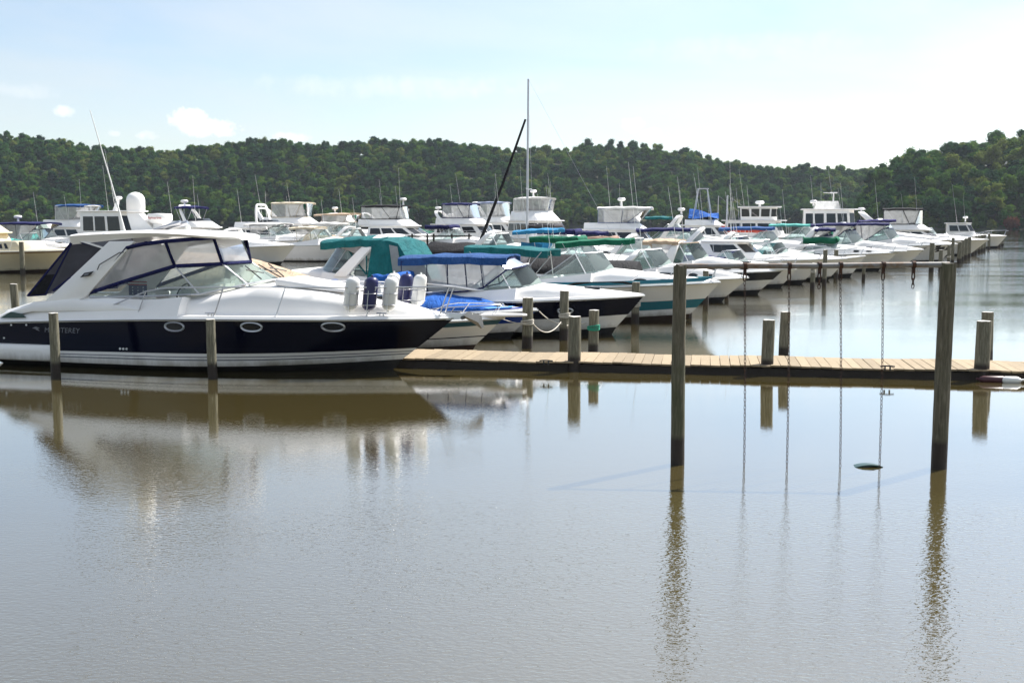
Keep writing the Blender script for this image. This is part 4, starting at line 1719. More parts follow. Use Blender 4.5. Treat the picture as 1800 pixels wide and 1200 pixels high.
def bar_at(px):
    lo, hi = 0.0, 1.0
    for _ in range(30):
        t = (lo + hi) / 2
        p = C0 + bz(t)
        if 900 + FPX * p.x / p.y < px:
            lo = t
        else:
            hi = t
    return bz(lo)


def link(mb, c, a, hgt, w, r, mat, n=8):
    """one chain link, its long axis vertical, turned by a"""
    pts = []
    for k in range(n + 1):
        q = 2 * math.pi * k / n
        x = w * math.cos(q)
        z = (hgt - w) * (1 if math.sin(q) > 0 else -1) * (0 if abs(math.sin(q)) < .01 else 1) + w * math.sin(q)
        pts.append(Vector(c) + Vector((x * math.cos(a), x * math.sin(a), z)))
    mb.tube(pts, r, mat, 5)


HOOKS = {}
for px, short in ((1309, 0), (1387, 0), (1440, 1), (1477, 0), (1552, 0), (1605, 1)):
    p = bar_at(px)
    mb = MB()
    mb.tube([p + Vector((-.022, 0, 0)), p + Vector((.022, 0, 0))], .048, 'rust_iron', 12)
    mb.box(p.x - .018, p.x + .018, p.y - .02, p.y + .02, p.z - .11, p.z - .03, 'rust_iron')
    link(mb, p + Vector((0, 0, -.145)), .4, .05, .024, .009, 'rust_iron')
    if short:
        link(mb, p + Vector((0, 0, -.215)), 1.5, .04, .02, .007, 'rust_iron')
        link(mb, p + Vector((0, 0, -.27)), .2, .035, .018, .006, 'rust_iron')
    mb.build('hanger', frame, smooth=60)
    HOOKS[px] = C0 + p + Vector((0, 0, -.20))


def swing(label, pa, pb, seat_c, sink):
    root = empty('swing', Vector((seat_c[0], seat_c[1], 0)))
    tag(root, label, 'swing', 'swings on the frame')
    O = root.location
    for h, e in (pa, pb):
        mb = MB()
        h, e = Vector(h), Vector(e)
        n = int((h - e).length / .050)
        for k in range(n):
            t = (k + .5) / n
            c = lerp(h, e, t) + Vector((.012 * math.sin(t * 3.1), 0, 0)) - O
            link(mb, c, (k % 2) * math.pi / 2 + .35, .034, .015, .0040, 'rust_iron', 6)
        mb.build('chain', root, smooth=60)
    mb = MB()
    rows = []
    for i in range(13):
        t = i / 12 * 2 - 1
        rows.append([(t * .24, -.09 * (1 - .25 * t * t), .055 - .055 * t * t - sink + .03 * t), (t * .24, .09 * (1 - .25 * t * t), .045 - .055 * t * t - sink + .03 * t),
                     (t * .24, .09 * (1 - .25 * t * t), .027 - .055 * t * t - sink + .03 * t), (t * .24, -.09 * (1 - .25 * t * t), .037 - .055 * t * t - sink + .03 * t)])
    mb.loft(rows, 'swing_green')
    seat = mb.build('seat', root, smooth=50)
    return seat


e1, e2 = at_z(1477, 818), at_z(1546, 822)
swing('swing with dark green belt seat floating at the water surface', (HOOKS[1477], e1 - Vector((0, 0, .12))), (HOOKS[1552], e2 - Vector((0, 0, .12))), at_z(1517, 819), .022)
e1, e2 = at_z(1308, 822), at_z(1383, 822)
swing('swing left of the other, its seat sunk below the water', (HOOKS[1309], e1 - Vector((0, 0, .4))), (HOOKS[1387], e2 - Vector((0, 0, .4))), at_z(1345, 822), .5)

# ------------------------------------------------------------------ plank dock
dl, dr_ = Vector((-2.72, 24.80, 0)), at_z(1800, 670)
dv = (dr_ - dl)
dlen0 = dv.length
ang = math.atan2(dv.y, dv.x)
DOCK_L, DOCK_W, DOCK_Z = dlen0 + 4.5, 1.72, .21
dock = empty('plank_dock', dl, ang)
tag(dock, 'low plank dock running across the water behind the swing frame', 'dock')
g = random.Random(5)
pw = .205
mb = MB()
mb.box(-pw / 2 + .0035, pw / 2 - .0035, 0, DOCK_W, -.02, .02, 'plank_wood')
plank_meshes = []
for k in range(4):
    q = MB()
    q.box(-pw / 2 + .0035, pw / 2 - .0035, -.02 - .015 * k, DOCK_W + .02 * (k % 2), -.02, .02, 'plank_wood')
    o = q.build('plank', dock, bevel=.005, seg=1)
    plank_meshes.append(o)
first = True
npl = int(DOCK_L / pw)
for i in range(npl):
    o = plank_meshes[i % 4]
    if i >= 4:
        o = o.copy()
        COL.objects.link(o)
    o.location = (pw * (i + .5), g.uniform(-.012, .012), DOCK_Z - .02 + g.uniform(-.004, .004) + .012 * math.sin(i * .35))
    o.rotation_euler = (0, 0, g.uniform(-.006, .006))
mb = MB()
mb.box(.02, DOCK_L, .03, .10, -.12, DOCK_Z - .065, 'timber_dark')
mb.box(.02, DOCK_L, DOCK_W - .1, DOCK_W - .03, -.12, DOCK_Z - .065, 'timber_dark')
for k in range(8):
    x = lerp(.3, DOCK_L - .3, k / 7)
    mb.box(x - .05, x + .05, .10, DOCK_W - .1, -.1, DOCK_Z - .066, 'timber_dark')
mb.build('dock_beam', dock)
mb = MB()
mb.box(.1, DOCK_L - .1, .22, DOCK_W - .22, -.3, DOCK_Z - .09, 'black_plastic')
mb.build('float_tank', dock, bevel=.05)


def on_dock(px, py):
    p = at_z(px, py, DOCK_Z)
    c, s = math.cos(ang), math.sin(ang)
    q = p - dl
    return q.x * c + q.y * s, -q.x * s + q.y * c


for px, py in ((960, 640), (1560, 650)):
    x, y = on_dock(px, py)
    mb = MB()
    mb.tube([(x - .14, y, DOCK_Z + .07), (x - .06, y, DOCK_Z + .08), (x + .06, y, DOCK_Z + .08), (x + .14, y, DOCK_Z + .07)], .016, 'black_plastic', 6)
    for q in (-.05, .05):
        mb.tube([(x + q, y, DOCK_Z - .01), (x + q, y, DOCK_Z + .08)], .018, 'black_plastic', 6)
    mb.build('dock_cleat', dock)


def lying_fender(label, px, py, ln, r, mat, turn=0.0):
    p = at_z(px, py)
    root = empty('dock_fender', p + Vector((0, -.02, .05)), ang + turn)
    tag(root, label, 'fender', 'fenders floating at the dock edge')
    mb = MB()
    mb.lathe([(.015, -ln / 2), (r * .6, -ln / 2 + .02), (r, -ln / 2 + .09), (r, ln / 2 - .09), (r * .6, ln / 2 - .02), (.015, ln / 2)], (0, 0, 0), mat, 14)
    for v in mb.v:
        v.x, v.z = v.z, v.x
    body = mb.build('fender_body', root, smooth=60)
    for e in (-1, 1):
        mb = MB()
        mb.tube([(e * (ln / 2 - .02), 0, 0), (e * (ln / 2 + .05), 0, .01)], .022, mat, 8)
        mb.build('fender_eye', body)


lying_fender('maroon fender floating against the dock edge at far right', 1745, 671, .55, .075, 'vinyl_maroon')
lying_fender('white fender floating against the dock edge at far right', 1776, 672, .40, .075, 'vinyl_white')

# ------------------------------------------------------------------ pilings
def piling(label, px, y_base, y_top, r, seed, d=None, lean=0.0, group='timber mooring pilings', on=None, rope=None):
    base = at_z(px, y_base) if d is None else Vector(((px - 900) / FPX * d, d, 0))
    topz = at_Y(px, y_top, base.y).z
    root = empty('mooring_piling', base)
    tag(root, label, 'piling', group)
    mb = MB()
    wobble_pole(mb, (-lean * .4, 0, -1.2), (lean, 0, topz), r * 1.06, r * .97, 'timber_piling', 14 if r > .1 and base.y < 60 else 9, 12 if base.y < 60 else 5, seed, 'pile_top', .006)
    mb.build('pole', root, smooth=50)
    if rope:
        z, mt = rope
        zz = at_Y(px, z, base.y).z
        mb = MB()
        for k in range(3):
            mb.tube([((r + .018) * math.cos(a), (r + .018) * math.sin(a), zz + .035 * k + .02 * math.sin(a + k)) for a in [2 * math.pi * q / 14 for q in range(15)]], .018, mt, 6)
        mb.build('rope_wrap', root, smooth=60)
    return base, topz


PIL = [
    ('grey piling standing before the stern quarter of the navy cruiser', 97, 664, 550, .098, None, .02, None),
    ('grey piling standing before the portholes of the navy cruiser', 374, 665, 561, .098, None, 0, None),
    ('short grey piling behind the stern of the navy cruiser', 30, 582, 499, .115, None, -.03, None),
    ('greenish piling beside the cream trawler at far left', 40, 481, 425, .15, None, 0, None),
    ('rope-wrapped piling at the bow of the small blue boat', 927, 612, 523, .135, None, 0, (568, 'rope')),
    ('piling with wound rope left of the pale-topped dock piling', 992, 597, 511, .125, None, 0, (556, 'rope')),
    ('pale-topped piling at the near edge of the dock left of the swing frame', 1009, 652, 556, .135, None, 0, None),
    ('piling with green rope behind the dock', 1043, 628, 545, .120, None, 0, (578, 'rope_green')),
    ('thin piling before the navy runabout with the blue bimini', 1068, 580, 510, .095, None, 0, (558, 'rope')),
    ('piling at the bow tip of the navy runabout', 1117, 568, 496, .125, None, 0, (537, 'rope')),
    ('piling hung with a loop of white rope at the teal-striped bow', 1163, 555, 493, .105, None, 0, (505, 'rope')),
    ('piling half hidden behind the left swing post', 1211, 560, 520, .10, None, 0, None),
    ('piling just right of the left swing post', 1240, 535, 476, .11, None, 0, None),
    ('short stub piling right of the left swing post', 1277, 524, 511, .10, None, 0, None),
    ('piling below the crossbar left of the first chain pair', 1329, 514, 492, .10, None, 0, None),
    ('pale-topped piling at the near edge of the dock between the swing posts', 1349, 658, 562, .130, None, 0, None),
    ('pale-topped piling at the far edge of the dock between the swing posts', 1377, 634, 548, .118, None, .03, None),
    ('piling with pale ropes under the crossbar middle', 1428, 508, 462, .11, None, 0, (478, 'rope')),
    ('piling beside a white rope tail under the crossbar middle', 1449, 501, 439, .11, None, 0, None),
    ('tall dark piling crossing the pipe crossbar', 1469, 489, 439, .12, None, 0, None),
    ('short dark piling just below the crossbar between the last two chains', 1518, 492, 468, .10, None, 0, None),
    ('short dark piling beside the low white fishing boat bow', 1487, 458, 438, .10, None, 0, None),
    ('pale-topped piling at the near edge of the dock at far right', 1725, 667, 564, .150, None, 0, None),
    ('pale-topped piling at the far edge of the dock at far right', 1733, 640, 548, .128, None, 0, None),
    ('piling left of the right swing post top', 1637, 476, 427, .16, None, 0, None),
    ('greenish piling beside the black-graphic bow', 1653, 474, 439, .13, None, 0, None),
    ('rope-hung piling left of the far piling row', 1667, 466, 431, .12, None, 0, (452, 'rope')),
    ('tallest piling at the near end of the far piling row', 1674, 464, 418, .12, None, 0, None),
    ('dark piling before the white bow in the back row at left', 417, 458, 425, .20, None, 0, (436, 'rope')),
    ('left-hand of two thin dark pilings before the back row hulls', 479, 449, 420, .12, None, 0, None),
    ('right-hand of two thin dark pilings before the back row hulls', 535, 450, 419, .12, None, 0, None),
]
for i, (lab, px, yb, yt, r, d, lean, rope) in enumerate(PIL):
    piling(lab, px, yb, yt, r, i + 20, d, lean, rope=rope)
names = ['first', 'second', 'third', 'fourth', 'fifth', 'sixth', 'seventh', 'eighth', 'ninth', 'tenth', 'eleventh', 'twelfth', 'thirteenth', 'fourteenth']
far = [(1686, 462, 425), (1691, 458, 422), (1697, 455, 419), (1703, 452, 417), (1710, 449, 416), (1715, 446.5, 415), (1721, 444, 414), (1726, 442, 413), (1730, 440.5, 412.5), (1738, 438, 411), (1752, 436, 422), (1757, 434.5, 421), (1762, 433, 419)]
for i, (px, yb, yt) in enumerate(far):
    piling('%s piling from the near end of the close-set row at far right' % names[i], px, yb, yt, .16, 60 + i)

# slack mooring lines
def line(label, a, c, sag, mat='rope', r=.014):
    a, c = Vector(a), Vector(c)
    mid = (a + c) / 2
    root = empty('mooring_line', a)
    mb = MB()
    mb.tube([lerp(a, c, k / 14) - Vector((0, 0, sag * 4 * (k / 14) * (1 - k / 14))) - a for k in range(15)], r, mat, 6)
    me = mb.build('mooring_line', None, smooth=60)
    bpy.data.objects.remove(root)
    me.location = a
    tag(me, label, 'rope', 'mooring lines')


line('white mooring line from the small blue boat bow to the second piling', at_Y(948, 547, 30.0), at_Y(988, 569, 30.4), .08)
line('white line sagging between the first two front pilings', at_Y(936, 568, 28.5), at_Y(986, 566, 30.3), .25)
line('white line from the second piling to the thin piling behind the dock', at_Y(996, 572, 30.3), at_Y(1062, 556, 33.2), .05)
line('white rope loop hanging at the teal-striped bow', at_Y(1134, 527, 37.5), at_Y(1160, 511, 38.0), .42, r=.018)
line('thin white line from the loop piling towards the left swing post', at_Y(1166, 511, 38.0), at_Y(1192, 535, 38.2), .25)
line('pale line from the low white bow to the first front piling', at_Y(872, 556, 27.8), at_Y(919, 569, 28.5), .03, r=.008)

# timber pier with posts behind the back-row hulls
pier = empty('timber_pier', Vector(((715 - 900) / FPX * 88, 88, 0)))
tag(pier, 'timber pier with posts and handrail in front of the black-topped flybridge cruiser', 'pier')
for k, px in enumerate((725, 752, 763, 795, 825)):
    mb = MB()
    x = (px - 715) / FPX * 88
    wobble_pole(mb, (x, 0, -1), (x, 0, 2.2), .075, .07, 'timber_dark', 8, 4, k, 'timber_dark')
    mb.build('post', pier)
mb = MB()
mb.box(.1, 110 / FPX * 88 + .2, -.08, .02, 1.95, 2.07, 'timber_dark')
mb.build('handrail', pier)
for k in range(24):
    mb = MB()
    mb.box(.1 + .21 * k, .29 + .21 * k, -.5, 1.0, .50, .55, 'plank_wood')
    mb.build('plank', pier)


# ------------------------------------------------------------------ the other boats
W, NV = 'gelcoat_white', 'gelcoat_navy'
# front row, from the near cruiser away along the pilings
s = express('low white runabout with dark teal sheer stripe right behind the navy cruiser bow', 886, 27.6, .87, 6.6, 2.3, -15, 'runabout',
            [(.10, W), (.30, W), (.34, 'gelcoat_navy'), (.74, W), (.96, 'gelcoat_darkteal'), (1, W)], hh=.22, ws=.38, rail=False, pulpit=True, ant=0,
            roll=(-5.3, -4.6, 1.55, 'canvas_royal', .12), outb=(0,), cover=('canvas_white', .25), bottom='bottom_brown')
s.rail(-2.2, .28, .8, .1, .012)
s = express('small royal blue runabout with bright blue cover and white deck stripes', 945, 30.9, .80, 6.2, 2.3, -15, 'runabout',
            [(.16, W), (.42, W), (.97, 'gelcoat_blue'), (1, W)], hh=.20, ws=.30, rail=False, ant=0, deck='gelcoat_white',
            roll=(-4.4, -3.9, 1.62, 'canvas_royal', .12), outb=(-.35, .35), cover=('canvas_white', .4))
s.cover(-3.1, -.7, s.zdeck(-.7) + .03, s.zdeck(-2.6) + .32, 'canvas_royal', 'bow_cover')
for x0, x1, dz, c in ((-3.2, -.35, .055, 'gelcoat_blue'), (-3.0, -.6, .10, 'stripe_lightblue')):
    for sg in (1, -1):
        mb = MB()
        mb.grid([[s.at_x(lerp(x0, x1, k / 8), 1, sg) + Vector((0, -sg * (dz * .7 - .01), dz)) for k in range(9)], [s.at_x(lerp(x0, x1, k / 8), 1, sg) + Vector((0, -sg * (dz * .7 + .05), dz + .035)) for k in range(9)]], c)
        mb.build('deck_stripe', s.root)
s = express('navy and white runabout under a long blue bimini with clear side curtains', 1133, 31.9, 1.13, 7.3, 2.5, -15, 'cuddy_cruiser',
            [(.10, W), (.40, W), (.96, NV), (1, W)], zs=.92, hh=.40, ws=.52, rail=False, ant=0, ports=[-2.1, -4.6], xw=-2.9)
s.bimini(-6.9, -3.75, 1.06, 2.20, 'canvas_blue', camber=.08, drop=.20, tilt=.04, legs=0)
lo = [(-6.75, 1.08, 1.10), (-6.0, 1.10, 1.15), (-5.4, 1.10, 1.2), (-4.85, 1.08, 1.24), (-4.4, 1.04, 1.34), (-3.75, .93, 1.84), (-3.45, .5, 1.90), (-3.35, 0, 1.92)]
hi = [(-6.8, 1.0, 2.05), (-6.05, 1.0, 2.06), (-5.45, 1.0, 2.07), (-4.95, 1.0, 2.08), (-4.5, .99, 2.09), (-4.1, .96, 2.1), (-3.8, .5, 2.13), (-3.76, 0, 2.15)]
s.panels(lo, hi, 'canvas_navy', splits=(1, 2, 3, 4, 5), w=.022)
s = express('white cruiser with teal sheer stripes and rolled teal bimini', 1266, 36.3, 1.27, 8.6, 2.8, -15, 'express_cruiser',
            [(.10, W), (.20, W), (.48, 'gelcoat_teal'), (.635, W), (.90, W), (1, W)], hh=.52, ws=.50, ant=1, ports=None, roll=None, xw=-3.4, bottom='bottom_brown')
s.bimini(-8.2, -5.4, 1.12, 2.32, 'canvas_teal', camber=.06, drop=.22, tilt=-.12, legs=4)
for sg in (1, -1):
    mb = MB()
    mb.grid([[s.at_x(lerp(-5.6, -.5, k / 10), 1, sg) + Vector((0, sg * .012, .05)) for k in range(11)], [s.at_x(lerp(-5.4, -.15, k / 10), 1, sg) + Vector((0, -sg * .02, .17)) for k in range(11)]], 'gelcoat_teal')
    mb.build('deck_stripe', s.root)
    mb = MB()
    P = [s.at_x(x, 1, sg) + Vector((0, sg * .022, z)) for x, z in ((-5.0, .04), (-2.5, .05), (-2.9, .16), (-4.4, .16))]
    mb.sheet(P, 'dark_glass', .015)
    mb.build('cabin_window', s.root)
s = express('white cruiser with folded dark green bimini and slanted white arch', 1316, 45.0, .98, 8.2, 2.7, -15, 'express_cruiser', simple_bands(stripe=None),
            arch=(-5.3, -4.3, 2.0, .5, .3), hh=.62, ws=.55, ant=2, xw=-3.0, seed=2)
s.bimini(-7.6, -4.6, 1.05, 2.42, 'canvas_green', camber=.06, drop=.20, tilt=.16, legs=3, seed=4)
s = express('white cruiser with black flare under its bow, tan top and green cockpit cover', 1376, 49.5, 1.06, 8.6, 2.9, -15, 'express_cruiser',
            [(.10, W), (.52, W), (.95, 'gelcoat_black'), (1, W)], hh=.66, ws=.60, top=(-6.0, -4.4, 2.34, 'canvas_tan', 0.0), encl='canvas_tan', arch=(-4.9, -4.5, 2.28, .55, .3),
            cover=('canvas_green', .55), pulpit=True, ant=2, seed=3, xw=-3.2)
express('small white runabout with dark blue cockpit cover under the crossbar', 1404, 54.5, 1.0, 6.6, 2.4, -15, 'runabout', simple_bands(), hh=.36, ws=.5, cover=('canvas_purple', .7), ant=1, seed=4, xw=-2.4)
s = flybridge('white hardtop sedan with dark side window under the crossbar', 1450, 57.5, 1.30, 9.0, 3.0, -15, 'hardtop_cruiser', fly=False, hz=(.72, .5), house=(-5.9, -2.9), ant=3, seed=2,
              spans=[(.25, .92)], brow=.75, rake=(1.1, -.3), radar=None)
express('low white fishing boat with flared bow behind the tall dark piling', 1520, 65.0, 1.22, 6.4, 2.3, -15, 'fishing_boat', simple_bands(), zs=.75, hh=.12, ws=.35, ant=1, outb=(0,), rail=True, seed=5)
s = express('white cruiser with dark green canvas roll below a navy top and white arch', 1576, 73.0, 1.20, 9.0, 3.0, -15, 'express_cruiser', simple_bands(), hh=.60, ws=.55, pulpit=True,
            arch=(-6.3, -5.1, 2.75, .6, .35), top=(-5.2, -3.9, 2.7, 'canvas_navy', 0.0), encl='canvas_navy', ant=2, seed=6)
s.roll(-5.9, -3.9, 1.35, 1.95, 'canvas_green', .20, legs=False, name='canvas_roll')
express('large white cruiser with raked arch and navy canvas above the right swing post', 1622, 79.0, 1.22, 10.0, 3.3, -15, 'express_cruiser', simple_bands(), hh=.72, ws=.70,
        arch=(-6.9, -5.4, 3.05, .7, .45), top=(-7.6, -4.5, 3.0, 'canvas_navy', .1), encl='canvas_navy', ant=2, seed=7)
s = express('white cruiser with black swirl graphic at its bow by the far pilings', 1681, 87.0, 1.45, 10.5, 3.4, -15, 'express_cruiser', simple_bands(), hh=.66, ws=.65,
            top=(-8.0, -5.0, 3.0, 'canvas_navy', .05), encl='canvas_navy', aft='clear', ant=2, seed=8)
for sg in (1, -1):      # dark swoosh on the flare
    for q in range(3):
        mb = MB()
        a = [(-4.6 + .5 * q, .35 + .22 * q), (-3.0 + .2 * q, .62 + .20 * q), (-1.4, .85 + .16 * q), (-.55, 1.02 + .12 * q)]
        lo = [s.surf(x, z, sg, .012) for x, z in a]
        hi = [s.surf(x + .12, z + .05 + .06 * k, sg, .012) for k, (x, z) in enumerate(a)]
        mb.grid([lo, hi], 'gelcoat_black')
        mb.build('bow_graphic', s.root)
flybridge('white sedan yacht with black-topped bridge enclosure near the far pilings', 1735, 104, 1.5, 13.5, 4.2, -15, 'motor_yacht', hz=(.75, .75), house=(-9.0, -3.8), top=(-3.6, -.1, 1.45, 'canvas_black'), encl='canvas_black',
          arch=(-9.4, -11.2, 1.6, .9, .6), radar=True, ant=2, seed=9, rake=(1.6, .2))
flybridge('white hardtop fishing boat with radar alone at the end of the far piling row', 1766, 134, 1.45, 8.8, 3.2, -15, 'hardtop_boat', fly=False, hz=(1.35, .5), house=(-6.6, -3.2), spans=[(.10, .50), (.55, .95)],
          radar=(-4.6, .55), ant=2, seed=3, brow=.1, rake=(.55, -.05))

# boats lying the other way, just beyond the navy cruiser
s = express('large white cruiser with teal canvas enclosure, bow to the left', 440, 36.0, 1.45, 7.4, 2.9, 166, 'express_cruiser', [(.10, W), (.60, W), (.64, 'stripe_grey'), (.86, W), (.89, 'stripe_grey'), (1, W)], zs=1.25, hh=.42, ws=.62,
            rail=False, ant=0, xw=-2.55, arch=(-3.75, -4.85, 2.76, .5, .34))
s.bimini(-5.0, -3.0, 1.16, 2.66, 'canvas_teal', camber=.12, drop=.20, tilt=-.10, legs=0)
rows = []
for x, zt_, k in ((-4.7, 2.66, 0), (-5.2, 2.66, 0), (-5.5, 2.58, .25), (-5.75, 2.2, .5), (-5.95, 1.7, .8), (-6.1, 1.40, 1)):
    yt, yb_ = 1.10, s.bs(s.u_of(x)) - .12
    xb = lerp(x, -6.1, .0) if k else lerp(-4.4, x, .6)
    rows.append([(xb, -yb_, 1.36), (lerp(xb, x, .5), -lerp(yb_, yt, .5), lerp(1.36, zt_, .5)), (x, -yt, zt_ - .04), (x, -.5, zt_ + .05), (x, .5, zt_ + .05), (x, yt, zt_ - .04), (lerp(xb, x, .5), lerp(yb_, yt, .5), lerp(1.36, zt_, .5)), (xb, yb_, 1.36)])
mb = MB()
mb.grid(rows, 'canvas_teal')
mb.build('camper_canvas', s.root, smooth=40)
wt = s.ws_top
s.panels(wt, [(-4.5, 1.1, 2.5), (-4.1, 1.1, 2.5), (-3.2, 1.05, 2.5), (-2.98, .6, 2.54), (-2.95, 0, 2.56)], 'canvas_teal', splits=(2,), w=.03)
for sg in (1, -1):
    mb = MB()
    mb.sheet([(-5.72, sg * 1.25, 1.6), (-5.42, sg * 1.25, 1.6), (-5.25, sg * 1.14, 2.5), (-5.50, sg * 1.14, 2.45)], 'clear_vinyl', .02)
    mb.build('curtain_window', s.root)
s = express('runabout under a tan fitted cover between the navy cruiser and the teal-canvas cruiser', 592, 31.5, 1.45, 7.8, 2.7, -15, 'runabout', simple_bands('gelcoat_ivory'), hh=.35, ws=.35, rail=False, ant=0)
s.cover(-7.3, -.3, s.zdeck(-.3) + .04, 2.40, 'canvas_tan', 'mooring_cover', 2.6)
s = express('small boat with purple-blue cover and folded navy bimini behind the teal enclosure', 838, 36.5, .95, 6.4, 2.3, -15, 'runabout', simple_bands(), hh=.3, ws=.35, rail=False, ant=0, cover=('canvas_purple', .5),
            roll=(-4.2, -3.4, 2.35, 'canvas_purple', .13), outb=(0,))
s = express('white cruiser with charcoal grey cockpit cover, bow to the left beyond the blue bimini', 742, 44.0, 1.42, 8.6, 2.9, 166, 'covered_cruiser', simple_bands(stripe='stripe_grey'), hh=.35, ws=.4, rail=False, ant=0, xw=-2.0)
s.cover(-4.6, -1.0, s.zdeck(-1) + .05, s.zdeck(-3.5) + .42, 'canvas_grey', 'foredeck_cover')
s.cover(-8.4, -4.4, s.zdeck(-4.4) + .55, s.zdeck(-8) + .40, 'canvas_black', 'cockpit_cover')

# sailing yacht, bow to the left
def sailboat(label, px, d, L, heading, mast_x, mast_z, boom, cover_mat, furl=None, spread=True, group='boats moored in the marina'):
    s = Boat('sailing_yacht', label, 'sailboat', px, d, heading, L, L * .31, 1.35 * L / 9.5, 1.05 * L / 9.5, L * .13, group, full=2.0)
    s.hull(simple_bands(stripe='gelcoat_navy'), n=14)
    s.deck([(-L, .06), (-L * .70, .12), (-L * .64, .42), (-L * .35, .40), (-L * .22, .1), (0, .02)], -L * .66, zf=.4)
    zt = s.zdeck(mast_x)
    mb = MB()
    mb.tube([(mast_x, 0, zt - .1), (mast_x - .02, 0, mast_z * .5), (mast_x - .06, 0, mast_z)], .085 if L > 8 else .05, 'aluminium', 8, .06 if L > 8 else .03)
    ms = mb.build('mast', s.root, smooth=60)
    if spread:
        mb = MB()
        zz = lerp(zt, mast_z, .34)
        mb.tube([(mast_x - .1, -.95, zz + .06), (mast_x - .02, 0, zz), (mast_x - .1, .95, zz + .06)], .025, 'aluminium', 6)
        mb.build('spreader', ms)
    mb = MB()
    zb = boom[0]
    mb.tube([(mast_x - .1, 0, zb), (boom[1], 0, zb - boom[2])], .055, 'aluminium', 8)
    mb.build('boom', s.root)
    mb = MB()
    pts, n = [], 12
    rings = []
    for i in range(n + 1):
        t = i / n
        c = lerp(Vector((mast_x - .05, 0, zb + .16)), Vector((boom[1] - .1, 0, zb - boom[2] + .08)), t)
        r = lerp(.23, .13, t) * (1 + .12 * math.sin(i * 2.3)) * L / 9.5
        rings.append([c + Vector((0, r * .8 * math.cos(a), r * 1.1 * math.sin(a) - .02 * math.sin(i * 1.7))) for a in [2 * math.pi * k / 10 for k in range(10)]])
    mb.loft(rings, cover_mat)
    mb.build('sail_cover', s.root, smooth=60)
    mb = MB()
    for sg in (1, -1):
        mb.tube([(mast_x - .4, sg * s.bs(s.u_of(mast_x)) * .95, s.zsheer(s.u_of(mast_x))), (mast_x - .12, sg * .95 if spread else sg * .1, lerp(zt, mast_z, .34)), (mast_x - .05, sg * .05, mast_z * .93)], .007, 'steel', 4)
        mb_ = mb
    mb.tube([(-L + .1, 0, s.zs + .2), (mast_x - .06, 0, mast_z)], .006, 'steel', 4)
    mb.build('rigging', s.root)
    if furl:
        mb = MB()
        mb.tube([(-.25, 0, s.zb + .25), lerp(Vector((-.25, 0, s.zb + .25)), Vector((mast_x + .12, 0, furl[0])), .5) - Vector((.05, 0, .08)), (mast_x + .12, 0, furl[0])], .11, furl[1], 8, .07)
        mb.build('furled_headsail', s.root, smooth=60)
    s.rail(-L * .3, .55, 1.2, .05, .012)
    return s


s = sailboat('sailing yacht with tall mast, black furled headsail and black boom cover', 835, 74, 9.6, 167, -3.45, 12.1, (2.55, -6.7, .22), 'canvas_black', (9.6, 'canvas_black'))
s.bimini(-8.6, -6.6, 1.0, 2.5, 'canvas_navy', legs=2, seed=2)
mb = MB()
mb.tube([(-9.3, -.7, 1.3), (-9.3, -.7, 2.2), (-9.3, .7, 2.2), (-9.3, .7, 1.3)], .03, 'steel', 6)
mb.build('stern_rail', s.root)

# left end
s = flybridge('cream trawler with raked cream house at the far left edge', 132, 70.5, 1.42, 12.5, 4.0, -12, 'trawler', [(.05, 'gelcoat_cream'), (.88, 'gelcoat_cream'), (.93, 'teak'), (1, 'gelcoat_cream')], mat='gelcoat_cream', hz=(.95, 1.6),
              house=(-10.0, -4.6), ant=1, rail=True, seed=1, spans=[(.1, .35), (.4, .62), (.68, .92)], rake=(.5, .2), bottom='bottom_brown', frontwin=False)
so, sd, fr = s.block(-4.7, -1.9, 1.35, 1.25, 1.95, 1.0, 0, .9, 'gelcoat_cream', 'trunk_cabin', .05)
for t in (.25, .45):
    for sg in (1, -1):
        mb = MB()
        mb.sheet([sd(t, .3, sg), sd(t + .1, .3, sg), sd(t + .1, .8, sg), sd(t, .8, sg)], 'dark_glass', .02)
        mb.build('cabin_port', so)
express('white cruiser with long navy bimini and milky curtains behind the cream trawler', 175, 86, 1.5, 9.5, 3.2, -15, 'express_cruiser', simple_bands(), hh=.6, ws=.6, top=(-8.2, -4.2, 3.05, 'canvas_navy', 0), encl='canvas_navy', aft='clear', ant=1, radar=(-7.3, 0, 3.4), seed=1)
express('runabout under a sea green cover beside the cream trawler', 140, 77.5, 1.5, 7.0, 2.5, -15, 'runabout', simple_bands(), hh=.5, ws=.5, cover=('canvas_seagreen', .75), ant=0, seed=2)
flybridge('flybridge cruiser with faded blue bimini enclosure at the left', 262, 95, 1.6, 12, 4, -15, hz=(1.0, .9), top=(-2.6, .35, 1.25, 'canvas_blue'), encl='canvas_white', ant=3, seed=2)
flybridge('white pilothouse cruiser with flat roof and slanted radar mast at the left', 318, 86, 1.5, 11, 3.6, -14, 'pilothouse_cruiser', hz=(2.3, .8), house=(-7.6, -3.2), spans=[(.08, .32), (.36, .60), (.66, .94)], fly=False, mast=(-5.3, .75), ant=2, seed=3, brow=.7, rake=(.15, 0), house_w=1.3)
